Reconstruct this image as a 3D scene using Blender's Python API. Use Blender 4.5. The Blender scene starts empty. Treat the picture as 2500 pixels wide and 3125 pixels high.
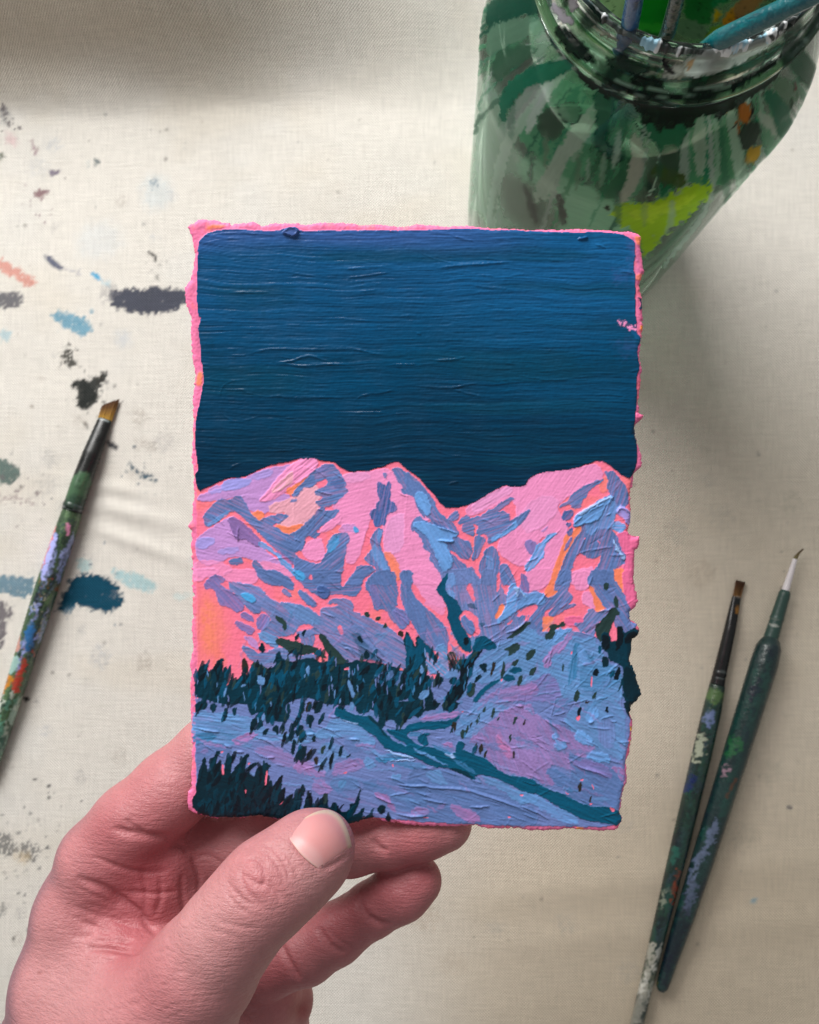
import bpy, math, random
import numpy as np
from mathutils import Matrix

random.seed(7)
RNG = np.random.default_rng(11)
SC = bpy.context.scene
COL = SC.collection

# ------------------------------------------------------------------ camera
# all planning is in millimetres, the scene itself in metres; the cloth lies at z = 0
FPX, CX, CY = 2500.0, 1250.0, 1562.5
CAM_H = 388.0                                    # lens height over the cloth
_n = np.array([(1350 - CX) / FPX, -(1630 - CY) / FPX, -1.0])
_n /= np.linalg.norm(_n)
_z = -_n
_x = np.array([1.0, 0, 0]) - _z * _z[0]
_x /= np.linalg.norm(_x)
_y = np.cross(_z, _x)
M = np.array([_x, _y, _z])                       # camera axes -> world axes
CPOS = np.array([0.0, 0.0, CAM_H])

cam = bpy.data.objects.new("camera", bpy.data.cameras.new("camera"))
COL.objects.link(cam)
SC.camera = cam
cd = cam.data
cd.sensor_fit = 'HORIZONTAL'
cd.sensor_width = 36.0
cd.lens = 36.0
cd.clip_start, cd.clip_end = 0.005, 20.0
mw = Matrix.Identity(4)
for i in range(3):
    for j in range(3):
        mw[i][j] = float(M[i, j])
    mw[i][3] = float(CPOS[i] / 1000)
cam.matrix_world = mw
cd.dof.use_dof = True
cd.dof.focus_distance = 0.193
cd.dof.aperture_fstop = 40.0

# ------------------------------------------------------------------ light
world = bpy.data.worlds.new("World")
SC.world = world
world.use_nodes = True
bg = world.node_tree.nodes["Background"]
bg.inputs[0].default_value = (1.0, 0.98, 0.95, 1)
bg.inputs[1].default_value = 0.23


def area(name, loc, target, sx, sy, power, color):
    l = bpy.data.lights.new(name, 'AREA')
    l.shape = 'RECTANGLE'
    l.size, l.size_y, l.energy, l.color = sx, sy, power, color
    o = bpy.data.objects.new(name, l)
    COL.objects.link(o)
    o.location = loc
    d = Matrix.Translation(loc).to_translation() - Matrix.Translation(target).to_translation()
    o.rotation_euler = d.to_track_quat('Z', 'Y').to_euler()
    return o


area("window_light", (-0.52, 0.98, 0.82), (0, 0, 0.1), 0.95, 0.75, 25.5, (1.0, 0.98, 0.955))

SC.view_settings.view_transform = 'Standard'
SC.view_settings.look = 'None'
SC.view_settings.exposure = 0.27
SC.view_settings.gamma = 1.0
SC.view_settings.use_curve_mapping = False
SC.render.engine = 'CYCLES'
SC.cycles.transparent_max_bounces = 24
SC.cycles.max_bounces = 10
SC.cycles.use_denoising = True


# ------------------------------------------------------------------ helpers
def unproj(px, py, d):
    px, py, d = np.broadcast_arrays(*[np.asarray(a, float) for a in (px, py, d)])
    v = np.stack([(px - CX) / FPX * d, -(py - CY) / FPX * d, -d], -1)
    return CPOS + v @ M.T


def on_plane(px, py, z=0.0):
    a = unproj(px, py, 1.0) - CPOS
    t = (z - CAM_H) / a[..., 2]
    return CPOS + a * t[..., None]


def proj(P):
    v = (np.asarray(P) - CPOS) @ M
    d = -v[..., 2]
    return CX + v[..., 0] / d * FPX, CY - v[..., 1] / d * FPX, d


def lin(c):
    c = np.asarray(c, float) / 255.0
    return np.where(c <= 0.04045, c / 12.92, ((c + 0.055) / 1.055) ** 2.4)


_T = RNG.random((256, 256)).astype(np.float32)


def vn(x, y, seed=0):
    """smooth value noise, -1..1"""
    x = np.asarray(x, np.float32) + seed * 17.31
    y = np.asarray(y, np.float32) + seed * 9.77
    xi, yi = np.floor(x), np.floor(y)
    fx, fy = x - xi, y - yi
    fx = fx * fx * (3 - 2 * fx)
    fy = fy * fy * (3 - 2 * fy)
    xi = xi.astype(np.int64) & 255
    yi = yi.astype(np.int64) & 255
    x1, y1 = (xi + 1) & 255, (yi + 1) & 255
    a = _T[xi, yi] * (1 - fx) + _T[x1, yi] * fx
    b = _T[xi, y1] * (1 - fx) + _T[x1, y1] * fx
    return (a * (1 - fy) + b * fy) * 2 - 1


def fbm(x, y, seed=0, o=4):
    s, a, t = 0, 1.0, 0
    for i in range(o):
        s = s + a * vn(x * 2 ** i, y * 2 ** i, seed + i * 3)
        t += a
        a *= 0.55
    return s / t


def sst(a, b, x):
    t = np.clip((x - a) / (b - a), 0, 1)
    return t * t * (3 - 2 * t)


def chaikin(p, n=1, closed=True):
    p = np.asarray(p, float)
    for _ in range(n):
        q = np.roll(p, -1, 0) if closed else p[1:]
        a = p if closed else p[:-1]
        r = np.empty((len(a) * 2, 2))
        r[0::2] = a * 0.75 + q * 0.25
        r[1::2] = a * 0.25 + q * 0.75
        p = r if closed else np.vstack([p[:1], r, p[-1:]])
    return p


def seg_dist(X, Y, p, closed):
    """distance to a polyline, winding parity and arc-length fraction"""
    q = np.roll(p, -1, 0) if closed else p[1:]
    a = p if closed else p[:-1]
    best = np.full(X.shape, 1e9, np.float32)
    ins = np.zeros(X.shape, bool)
    tt = np.zeros(X.shape, np.float32)
    L = np.hypot(*(q - a).T)
    cum = np.concatenate([[0], np.cumsum(L)])
    for k in range(len(a)):
        ax, ay = a[k]
        bx, by = q[k]
        dx, dy = bx - ax, by - ay
        l2 = dx * dx + dy * dy + 1e-9
        t = np.clip(((X - ax) * dx + (Y - ay) * dy) / l2, 0, 1)
        d = (X - ax - t * dx) ** 2 + (Y - ay - t * dy) ** 2
        m = d < best
        best = np.where(m, d, best)
        tt = np.where(m, cum[k] + t * L[k], tt)
        if closed and abs(dy) > 1e-9:
            c = (ay > Y) != (by > Y)
            ins ^= c & (X < dx * (Y - ay) / dy + ax)
    return np.sqrt(best), ins, tt / cum[-1]


TILES = {}
for r, oy in (('A', 1380), ('B', 1740), ('C', 2140)):
    for k, ox in enumerate((560, 900, 1240, 1580)):
        TILES[r + str(k + 1)] = (ox, oy, 400 / 1725)
TILES['S1'] = (550, 640, 720 / 1725)
TILES['S2'] = (1270, 640, 720 / 1725)
TILES['D1'] = (0, 0, 1000 / 1725)
TILES['D2'] = (0, 1150, 700 / 1258)
TILES['D3'] = (1850, 1600, 650 / 919)
TILES['E'] = (1400, 0, 1100 / 1725)
TILES['N'] = (1640, 0, 860 / 1725)
TILES['H'] = (0, 2150, 1500 / 1725)
TILES['H2'] = (600, 2400, 800 / 1725)
TILES['H3'] = (0, 2200, 800 / 1725)
TILES['X'] = (0, 0, 1.0)


def pts_of(tile, s):
    ox, oy, k = TILES[tile]
    if isinstance(s, str):
        a = np.array([[float(v) for v in t.split(',')] for t in s.split()])
    else:
        a = np.asarray(s, float)
    return a * k + np.array([ox, oy])


class Canvas:
    """colour, relief and layer of the vertices of a surface; marks are given where the photograph shows them"""

    def __init__(s, PX, PY, base, ok=None):
        s.X, s.Y = PX.astype(np.float32), PY.astype(np.float32)
        s.C = np.empty(PX.shape + (3,), np.float32)
        s.C[:] = lin(base)
        s.Hh = np.zeros(PX.shape, np.float32)
        s.L = np.zeros(PX.shape, np.int32)
        s.A = np.zeros(PX.shape, np.float32)
        s.ok = ok
        s.n = 0

    def _box(s, p, pad):
        x0, y0 = p.min(0) - pad
        x1, y1 = p.max(0) + pad
        m = (s.X > x0) & (s.X < x1) & (s.Y > y0) & (s.Y < y1)
        if s.ok is not None:
            m &= s.ok
        r = np.flatnonzero(m.any(1))
        c = np.flatnonzero(m.any(0))
        if len(r) == 0 or len(c) == 0:
            return None
        return slice(r[0], r[-1] + 1), slice(c[0], c[-1] + 1)

    def _put(s, sl, a, col, ang, var, lay, th, streak, alpha=None):
        X, Y = s.X[sl], s.Y[sl]
        if s.ok is not None:
            a = a * s.ok[sl]
        ca, sa = math.cos(ang), math.sin(ang)
        u, v = X * ca + Y * sa, -X * sa + Y * ca
        st = vn(u / 60, v / 4.2, s.n) * 0.6 + vn(u / 26, v / 2.1, s.n + 5) * 0.4
        bl = vn(X / 55, Y / 55, s.n + 9)
        cc = lin(col) * (1 + var * (0.7 * st + 0.6 * bl))[..., None]
        s.C[sl] = s.C[sl] * (1 - a[..., None]) + cc * a[..., None]
        if alpha is not None:
            s.A[sl] = s.A[sl] * (1 - a) + alpha * a
        s.Hh[sl] = s.Hh[sl] * (1 - 0.55 * a) + a * (th + streak * st)
        if lay is not None:
            s.L[sl] = np.where(a > 0.5, lay, s.L[sl])
        s.n += 1

    def poly(s, tile, col, p, ang=None, var=0.10, lay=None, th=0.06, streak=0.035, rag=2.2, soft=1.6, op=1.0,
             ridge=0.03, mott=0.0, mscale=9.0, mthr=0.0, alpha=None, smooth=1, dry=0.0, grow=0.0):
        p = chaikin(pts_of(tile, p), int(smooth)) if smooth else pts_of(tile, p)
        if ang is None:
            q = p - p.mean(0)
            w, vec = np.linalg.eigh(q.T @ q)
            ang = math.atan2(vec[1, 1], vec[0, 1])
        else:
            ang = math.radians(ang)
        sl = s._box(p, 8 + soft + rag)
        if sl is None:
            return
        X, Y = s.X[sl], s.Y[sl]
        wx = X + rag * (vn(X / 11, Y / 11, s.n + 1) + 0.6 * vn(X / 4.5, Y / 4.5, s.n + 2))
        wy = Y + rag * (vn(X / 11, Y / 11, s.n + 3) + 0.6 * vn(X / 4.5, Y / 4.5, s.n + 4))
        d, ins, _ = seg_dist(wx, wy, p, True)
        sd = np.where(ins, d, -d) + grow
        a = sst(-soft, soft, sd) * op
        if mott > 0:
            n = fbm(X / mscale, Y / mscale, s.n + 6, 3)
            a = a * (1 - mott + mott * sst(mthr - 0.18, mthr + 0.18, n + 0.25 * np.clip(sd / 12, -1, 1)))
        if dry > 0:
            ca, sa = math.cos(ang), math.sin(ang)
            u, v = X * ca + Y * sa, -X * sa + Y * ca
            n = vn(u / 40, v / 3.0, s.n + 7)
            a = a * (1 - dry * sst(-0.2, 0.5, n))
        s._put(sl, a, col, ang, var, lay, th, streak, alpha)
        if alpha is not None and soft < 6:          # a dried wash is darkest at its rim
            w = np.exp(-((sd - 2.5) / 2.6) ** 2) * a * (0.6 + 0.6 * vn(X / 26, Y / 26, s.n + 8))
            s.A[sl] = np.clip(s.A[sl] + 0.3 * w, 0, 1)
            s.C[sl] *= (1 - 0.45 * np.clip(w, 0, 1))[..., None]
        if ridge:
            s.Hh[sl] += ridge * np.exp(-((sd - 2.5) / 2.4) ** 2) * (0.5 + 0.8 * vn(X / 30, Y / 30, s.n)) * (a > 0.1)

    def line(s, tile, col, p, w, var=0.08, lay=None, th=0.08, streak=0.03, op=1.0, soft=1.2, taper=0.6, rag=1.0,
             alpha=None, mott=0.0, relief=None):
        p = pts_of(tile, p)
        if len(p) > 2:
            p = chaikin(p, 2, False)
        w = w * TILES[tile][2] / 2
        sl = s._box(p, w + 8)
        if sl is None:
            return
        X, Y = s.X[sl], s.Y[sl]
        wx = X + rag * vn(X / 8, Y / 8, s.n + 1)
        wy = Y + rag * vn(X / 8, Y / 8, s.n + 3)
        d, _, t = seg_dist(wx, wy, p, False)
        ww = w * (1 - taper * np.abs(2 * t - 1) ** 2)
        a = sst(-soft, soft, ww - d) * op
        if mott:
            a = a * (1 - mott * sst(-0.1, 0.3, fbm(X / 7, Y / 7, s.n + 6, 2)))
        q = p[-1] - p[0]
        ang = math.atan2(q[1], q[0])
        if relief is None:
            s._put(sl, a, col, ang, var, lay, th, streak, alpha)
        else:
            s.Hh[sl] += relief * np.exp(-(d / np.maximum(ww, 0.5)) ** 2) * (1 - np.abs(2 * t - 1) ** 4)
            s.n += 1


def new_mesh(name, V, F, smooth=True):
    """V in mm (N,3) -> metres; F is an (n,3) or (n,4) array or a list of such"""
    me = bpy.data.meshes.new(name)
    Fs = F if isinstance(F, list) else [F]
    Fs = [np.asarray(f, np.int32) for f in Fs if len(f)]
    V = np.ascontiguousarray(np.asarray(V, np.float32) / 1000)
    me.vertices.add(len(V))
    me.vertices.foreach_set("co", V.ravel())
    tot = np.concatenate([np.full(len(f), f.shape[1], np.int32) for f in Fs])
    idx = np.concatenate([f.ravel() for f in Fs])
    me.loops.add(len(idx))
    me.loops.foreach_set("vertex_index", idx)
    me.polygons.add(len(tot))
    st = np.concatenate([[0], np.cumsum(tot)[:-1]]).astype(np.int32)
    me.polygons.foreach_set("loop_start", st)
    me.polygons.foreach_set("use_smooth", np.full(len(tot), smooth, bool))
    me.update(calc_edges=True)
    me.validate()
    return me


def set_col(me, C, A=None, name="Col"):
    at = me.attributes.new(name, 'FLOAT_COLOR', 'POINT')
    a = np.ones((len(C), 4), np.float32)
    a[:, :3] = np.clip(C, 0, 1)
    if A is not None:
        a[:, 3] = A
    at.data.foreach_set("color", a.ravel())


def link(name, me, mat, parent=None, **props):
    o = bpy.data.objects.new(name, me)
    COL.objects.link(o)
    if me is not None and mat is not None:
        me.materials.append(mat)
    if parent is not None:
        o.parent = parent
        o.matrix_parent_inverse = Matrix.Translation(parent.location).inverted()
    for k, v in props.items():
        o[k] = v
    return o


def empty(name, loc_mm, **props):
    o = bpy.data.objects.new(name, None)
    COL.objects.link(o)
    o.location = [float(c) / 1000 for c in loc_mm]
    for k, v in props.items():
        o[k] = v
    return o


def grid_faces(nr, nc, wrap=False):
    r = np.arange(nr - 1)[:, None]
    c = np.arange(nc if wrap else nc - 1)[None, :]
    c1 = (c + 1) % nc
    a = r * nc + c
    b = r * nc + c1
    d = (r + 1) * nc + c1
    e = (r + 1) * nc + c
    return np.stack([a + 0 * c, b + 0 * r, d + 0 * r, e + 0 * c], -1).reshape(-1, 4)


# ------------------------------------------------------------------ materials
class NT:
    def __init__(s, name):
        s.m = bpy.data.materials.new(name)
        s.m.use_nodes = True
        s.t = s.m.node_tree
        s.b = s.t.nodes["Principled BSDF"]
        s.out = s.t.nodes["Material Output"]

    def n(s, kind, **kw):
        nd = s.t.nodes.new(kind)
        for k, v in kw.items():
            if k.startswith('i_'):
                nd.inputs[k[2:].replace('_', ' ')].default_value = v
            else:
                setattr(nd, k, v)
        return nd

    def l(s, a, b):
        s.t.links.new(a, b)

    def math(s, op, a, b=None):
        nd = s.n('ShaderNodeMath', operation=op)
        for i, v in enumerate((a, b)):
            if v is None:
                continue
            if isinstance(v, (int, float)):
                nd.inputs[i].default_value = v
            else:
                s.l(v, nd.inputs[i])
        return nd.outputs[0]

    def bump(s, h, strength, dist):
        b = s.n('ShaderNodeBump')
        b.inputs['Strength'].default_value = strength
        b.inputs['Distance'].default_value = dist
        s.l(h, b.inputs['Height'])
        return b.outputs[0]

    def noise(s, scale, detail=3, rough=0.55, vec=None):
        nd = s.n('ShaderNodeTexNoise')
        nd.inputs['Scale'].default_value = scale
        nd.inputs['Detail'].default_value = detail
        nd.inputs['Roughness'].default_value = rough
        s.l(vec if vec is not None else s.obj(), nd.inputs['Vector'])
        return nd.outputs['Fac']

    def obj(s):
        if not hasattr(s, '_o'):
            s._o = s.n('ShaderNodeTexCoord')
        return s._o.outputs['Object']

    def attr(s, name="Col"):
        if not hasattr(s, '_a'):
            s._a = s.n('ShaderNodeAttribute', attribute_name=name)
        return s._a


def simple(name, col, rough=0.5, spec=0.5, metal=0.0, bump=None, noisecol=0.0, scale=300):
    m = NT(name)
    c = list(lin(col)) + [1]
    m.b.inputs['Base Color'].default_value = c
    m.b.inputs['Roughness'].default_value = rough
    m.b.inputs['Specular IOR Level'].default_value = spec
    m.b.inputs['Metallic'].default_value = metal
    if noisecol:
        mx = m.n('ShaderNodeMix', data_type='RGBA')
        m.l(m.noise(scale), mx.inputs['Factor'])
        mx.inputs[6].default_value = [v * (1 - noisecol) for v in c[:3]] + [1]
        mx.inputs[7].default_value = [min(1, v * (1 + noisecol)) for v in c[:3]] + [1]
        m.l(mx.outputs[2], m.b.inputs['Base Color'])
    if bump:
        m.l(m.bump(m.noise(bump[0]), bump[1], bump[2]), m.b.inputs['Normal'])
    return m.m


def vcol_mat(name, rough=0.5, spec=0.5, bump=None, roughvar=0.0, coat=0.0):
    m = NT(name)
    m.l(m.attr().outputs['Color'], m.b.inputs['Base Color'])
    m.b.inputs['Roughness'].default_value = rough
    m.b.inputs['Specular IOR Level'].default_value = spec
    m.b.inputs['Coat Weight'].default_value = coat
    if roughvar:
        mr = m.n('ShaderNodeMapRange')
        m.l(m.noise(160, 3), mr.inputs['Value'])
        mr.inputs['From Min'].default_value = 0.3
        mr.inputs['From Max'].default_value = 0.7
        mr.inputs['To Min'].default_value = rough - roughvar
        mr.inputs['To Max'].default_value = rough + roughvar
        m.l(mr.outputs[0], m.b.inputs['Roughness'])
    if bump:
        m.l(m.bump(m.noise(bump[0], 2), bump[1], bump[2]), m.b.inputs['Normal'])
    return m.m
# ------------------------------------------------------------------ the canvas drop cloth
def axis_coords(lo, hi, step, far, nfar):
    core = np.arange(lo, hi, step)
    g = np.linspace(0, 1, nfar + 1)[1:] ** 1.8
    return np.concatenate([(lo - g * far)[::-1], core, core[-1] + g * far])


gx = axis_coords(-232, 208, 0.9, 420, 60)
gy = axis_coords(-262, 292, 0.9, 420, 60)
GX, GY = np.meshgrid(gx, gy)
P0 = np.stack([GX, GY, np.zeros_like(GX)], -1)
QX, QY, _ = proj(P0)


def cloth_height(X, Y):
    qx, qy, _ = proj(np.stack([X, Y, np.zeros_like(X)], -1))
    q = np.clip(qx, -900, 3400)
    # one broad fold across the top left, easing off towards the jar
    mid = 70 + 40 * vn(q / 420, q * 0, 3) - 0.03 * q
    amp = 47.0 * (1 - sst(450, 1900, q)) ** 1.3 + 4.0
    h = amp * sst(mid + 300, mid - 110, qy) * (1 - 0.75 * sst(mid - 100, mid - 420, qy))
    h = h + 3.0 * (1 - sst(600, 1500, q)) * np.exp(-((qy - 235 - 0.1 * q) / 60) ** 2) * vn(q / 330, qy / 200, 8)
    # small creases by the left brush and across the lower right
    h = h + 1.5 * np.exp(-((qy - 1540 - 0.25 * (q - 300)) / 26) ** 2) * np.exp(-((q - 390) / 130) ** 2)
    h = h + 1.2 * np.exp(-((qy - 1615 - 0.35 * (q - 300)) / 24) ** 2) * np.exp(-((q - 420) / 150) ** 2)
    h = h + 1.1 * np.exp(-((qy - 1480 - 0.2 * (q - 300)) / 22) ** 2) * np.exp(-((q - 340) / 110) ** 2)
    h = h + 0.7 * np.exp(-((qy - 2700 + 0.12 * (q - 1800)) / 55) ** 2) * sst(1300, 1700, q)
    h = h + 0.5 * np.exp(-((qy - 2860 + 0.08 * (q - 1800)) / 50) ** 2) * sst(1200, 1700, q)
    return h + 0.9 * fbm(X / 75, Y / 60, 21, 3) + 0.9


CH = cloth_height(GX, GY)
PC = np.stack([GX, GY, CH], -1)
QX, QY, _ = proj(PC)
cl = Canvas(QX, QY, (219, 215, 207))
# soft tone of worn, washed canvas
t = fbm(GX / 70, GY / 70, 31, 4)[..., None]
cl.C *= 1 + 0.05 * t
t2 = sst(0.0, 0.6, fbm(GX / 38, GY / 38, 40, 3))[..., None]
cl.C = cl.C * (1 - 0.12 * t2) + lin((196, 202, 206)) * 0.12 * t2
t3 = sst(0.05, 0.6, fbm(GX / 45, GY / 30, 47, 3))[..., None]
cl.C = cl.C * (1 - 0.2 * t3) + lin((204, 192, 170)) * 0.2 * t3
# the right and lower cloth is tinted warmer and browner
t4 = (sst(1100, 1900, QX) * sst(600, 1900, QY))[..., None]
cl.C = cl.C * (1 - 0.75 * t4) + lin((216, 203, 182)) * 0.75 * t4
t4 = (sst(420, 60, QY) * sst(1500, 300, QX))[..., None]  # shade on the top-left fold, painted into the cloth colour
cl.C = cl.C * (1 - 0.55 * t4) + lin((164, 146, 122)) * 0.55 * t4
t4 = (sst(1000, 1600, QX) * sst(2100, 2800, QY))[..., None]  # darker and browner towards the lower right
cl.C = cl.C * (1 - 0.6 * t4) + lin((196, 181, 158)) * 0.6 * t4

S = dict(ridge=0, streak=0, th=0, rag=8, soft=5, mott=0.6, mscale=4.5, mthr=-0.22)


def st(tile, col, p, op=0.85, **k):
    kw = dict(S)
    kw.update(k)
    cl.poly(tile, col, p, op=op, **kw)


st('D1', (66, 70, 84), "560,1530 640,1522 780,1515 970,1520 1000,1600 900,1640 800,1660 650,1640 575,1590", 0.97, mott=0.3, mthr=-0.4)
st('D1', (92, 92, 100), "-60,1550 40,1535 110,1545 130,1580 90,1615 0,1625 -60,1620", 0.9, mott=0.4)
st('D1', (84, 146, 172), "260,1635 400,1650 480,1690 488,1740 440,1775 370,1745 300,1710", 0.85)
st('D1', (150, 192, 205), "0,1720 50,1735 72,1770 40,1795 0,1790", 0.6)
st('D1', (204, 126, 112), "-40,1340 60,1395 150,1445 212,1500 150,1508 60,1460 -40,1400", 0.75)
st('D1', (88, 93, 114), "222,1345 250,1335 300,1375 345,1410 330,1430 270,1405", 0.95, rag=3, soft=4)
st('D1', (150, 150, 165), "345,1405 420,1425 430,1450 350,1430", 0.5, mott=0.9, mthr=0.0)
st('D1', (52, 160, 204), "468,1438 500,1430 542,1470 525,1485", 0.9, rag=3, soft=4)
st('D1', (140, 195, 215), "540,1470 585,1490 575,1515 545,1500", 0.5)
st('D1', (36, 36, 36), "768,1328 800,1326 828,1345 826,1390 812,1370 800,1345", 0.95, rag=3, soft=3)
st('D1', (60, 60, 60), "818,1445 840,1445 832,1475 820,1470", 0.6, rag=3, soft=4)
st('D1', (58, 58, 54), "320,1835 360,1830 395,1880 400,1935 350,1925 325,1880", 0.92, mott=0.85, mthr=-0.1)
st('D1', (44, 47, 46), "360,2020 470,1995 520,1990 545,1960 580,1940 560,2000 520,2040 522,2100 470,2130 420,2165 400,2100 440,2060", 0.97, mott=0.6, mthr=-0.25)
st('D1', (62, 84, 92), "485,840 510,828 530,855 505,880", 0.9, mott=0.7, rag=4)
st('D1', (140, 160, 165), "450,860 470,865 460,895 448,885", 0.6)
st('D1', (74, 98, 116), "780,960 800,940 835,955 830,1000 800,1000", 0.85, mott=0.85, mthr=0.0)
st('D1', (190, 205, 212), "740,920 900,930 900,1090 760,1110", 0.4, soft=25)
st('D1', (122, 84, 92), "178,1005 215,980 245,1010 235,1045 195,1050", 0.85, mott=0.5)
st('D1', (88, 74, 104), "240,900 290,895 325,888 305,915 275,935", 0.85, mott=0.4, rag=4)
st('D1', (142, 112, 122), "155,735 175,740 205,800 185,825 165,790", 0.7)
st('D1', (72, 60, 70), "0,545 30,560 45,600 20,605 0,590", 0.8)
st('D1', (60, 50, 58), "10,625 40,620 68,650 35,668", 0.85, mott=0.9, mthr=0.0)
st('D1', (205, 165, 170), "30,690 80,710 100,760 60,780 25,740", 0.5, soft=12)
st('D1', (56, 68, 40), "-10,800 12,805 20,840 -10,850", 0.8)
st('D1', (85, 80, 70), "300,850 330,845 340,870 310,875", 0.0)
st('D1', (205, 214, 220), "400,1200 620,1150 650,1330 420,1380", 0.35, soft=30)
st('D1', (178, 190, 204), "600,1750 680,1740 690,1820 620,1830", 0.35, soft=20)
st('D2', (44, 47, 46), "385,40 440,20 500,40 540,100 500,180 430,185 420,150 440,110", 0.95, mott=0.6, mthr=-0.2)
st('D2', (60, 56, 50), "520,0 560,0 560,20 530,20", 0.8)
st('D2', (66, 62, 58), "455,255 480,245 490,290 465,280", 0.85, rag=4)
st('D2', (80, 103, 98), "-20,440 40,455 90,490 110,530 85,580 20,595 -20,580", 0.92, mott=0.35)
st('D2', (132, 108, 114), "0,640 120,640 200,690 170,715 60,690 0,700", 0.5, mott=.9, mthr=0.2, mscale=7, soft=10)
st('D2', (90, 84, 84), "100,590 130,595 125,625 105,620", 0.7, mott=0.9)
st('D2', (34, 40, 52), "570,345 610,355 650,375 645,405 610,400", 0.92, rag=4, soft=4)
st('D2', (58, 86, 102), "700,460 740,500 830,540 870,560 850,585 790,560 740,530 705,490", 0.95, mott=0.85, mthr=-0.1, rag=4, soft=4)
st('D2', (20, 70, 92), "380,1112 450,1085 540,1080 640,1130 655,1190 695,1230 640,1280 530,1292 430,1240 300,1300 330,1230 370,1165", 1.0, mott=0.25, mthr=-0.5)
st('D2', (74, 120, 142), "-20,1085 100,1090 210,1105 170,1222 60,1200 -20,1170", 0.85, mott=0.4)
st('D2', (60, 110, 135), "330,1260 420,1230 390,1300 350,1310", 0.8)
st('D2', (142, 190, 198), "600,1055 720,1075 800,1100 868,1140 830,1188 740,1170 640,1110", 0.7)
st('D2', (150, 196, 200), "415,1000 480,1000 515,1050 470,1070 420,1050", 0.6)
st('D2', (190, 212, 212), "950,1190 1040,1185 1040,1230 960,1220", 0.5)
st('D2', (84, 78, 88), "-20,1210 30,1240 90,1320 40,1330 30,1400 10,1510 -20,1500", 0.85, mott=0.6)
st('D2', (30, 30, 34), "118,1755 150,1750 168,1775 140,1785", 0.95, mott=0, rag=3, soft=3)
st('D2', (90, 90, 92), "185,1765 215,1765 210,1780", 0.6)
st('D2', (150, 140, 132), "780,330 880,380 850,430 780,400", 0.35, mott=1.0, mthr=0.1)
st('D2', (40, 60, 80), "275,660 288,660 285,680", 0.9, rag=2, soft=2)
st('H', (86, 88, 90), "-20,440 40,455 70,500 40,530 -20,540", 0.75, mott=0.95, mthr=0.05)
st('H', (86, 88, 90), "70,470 130,480 150,545 100,560 70,520", 0.75, mott=0.95, mthr=0.1)
st('H', (196, 172, 130), "50,515 110,520 100,560 60,550", 0.5, soft=12)
st('H', (100, 100, 100), "-10,690 30,700 25,740 -10,760", 0.6, mott=0.9, mthr=0.05)
st('H', (26, 28, 40), "94,780 108,778 108,802 94,800", 0.95, mott=0, rag=2, soft=2)
st('H', (40, 40, 45), "44,815 54,815 54,828 44,828", 0.85, mott=0, rag=2, soft=2)
st('H', (60, 60, 62), "118,258 130,260 128,272 118,270", 0.85, mott=0, rag=2, soft=2)
st('D3', (88, 88, 98), "775,1212 800,1218 805,1235 785,1230", 0.85, mott=0, rag=3, soft=4)
st('D3', (128, 166, 182), "622,1618 655,1612 650,1635 625,1632", 0.8, mott=0.2, rag=3, soft=5)
# spatter round the larger stains
for cx_, cy_, n_, rr_, c_ in ((290, 1200, 26, 70, (50, 52, 50)), (215, 1090, 14, 45, (62, 60, 56)), (450, 1430, 16, 60, (60, 84, 100)), (270, 1800, 18, 110, (40, 90, 120)),
                              (120, 600, 16, 60, (130, 100, 108)), (30, 360, 14, 50, (70, 62, 70)), (60, 1510, 30, 70, (120, 106, 110)), (60, 2560, 30, 80, (90, 92, 94)),
                              (240, 980, 12, 60, (80, 140, 165)), (60, 2720, 16, 60, (96, 96, 98)), (480, 810, 10, 40, (50, 50, 52)), (160, 2470, 12, 70, (70, 72, 74))):
    for _ in range(n_):
        a_, q_ = random.uniform(0, 6.28), rr_ * random.random() ** .6 * 1.4
        x, y = cx_ + q_ * math.cos(a_), cy_ + q_ * math.sin(a_)
        r = random.choice((2, 2.5, 3, 4, 6, 9))
        st('X', c_, [(x - r, y), (x, y - r * .8), (x + r * 1.2, y), (x, y + r)], random.uniform(.4, .9), mott=.3, rag=3, soft=2)
# scattered flecks of old paint
for _ in range(260):
    x, y = random.uniform(0, 2500), random.uniform(300, 3100)
    r = random.choice((2, 3, 3, 4, 5, 8))
    c = random.choice(((110, 104, 96), (96, 100, 104), (130, 118, 104), (90, 84, 80)))
    st('X', c, [(x - r, y), (x, y - r), (x + r, y + 1), (x + 1, y + r)], random.uniform(0.25, 0.6), mott=0, rag=1.5, soft=3)
for _ in range(60):
    x, y = random.uniform(0, 700), random.uniform(350, 3000)
    r = random.uniform(10, 50)
    c = random.choice(((150, 152, 154), (140, 138, 142), (170, 176, 184), (160, 150, 140)))
    st('X', c, [(x - r, y), (x, y - r), (x + r, y), (x, y + r)], random.uniform(0.2, 0.42), mott=0.95, mthr=0.12, rag=8, soft=14)
for _ in range(22):
    x, y = random.uniform(1300, 2500), random.uniform(1300, 3100)
    r = random.uniform(25, 70)
    c = random.choice(((170, 168, 152), (176, 158, 138), (160, 160, 156)))
    st('X', c, [(x - r, y), (x, y - r), (x + r, y), (x, y + r)], random.uniform(0.15, 0.3), mott=0.95, mthr=0.15, rag=8, soft=18)

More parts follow.
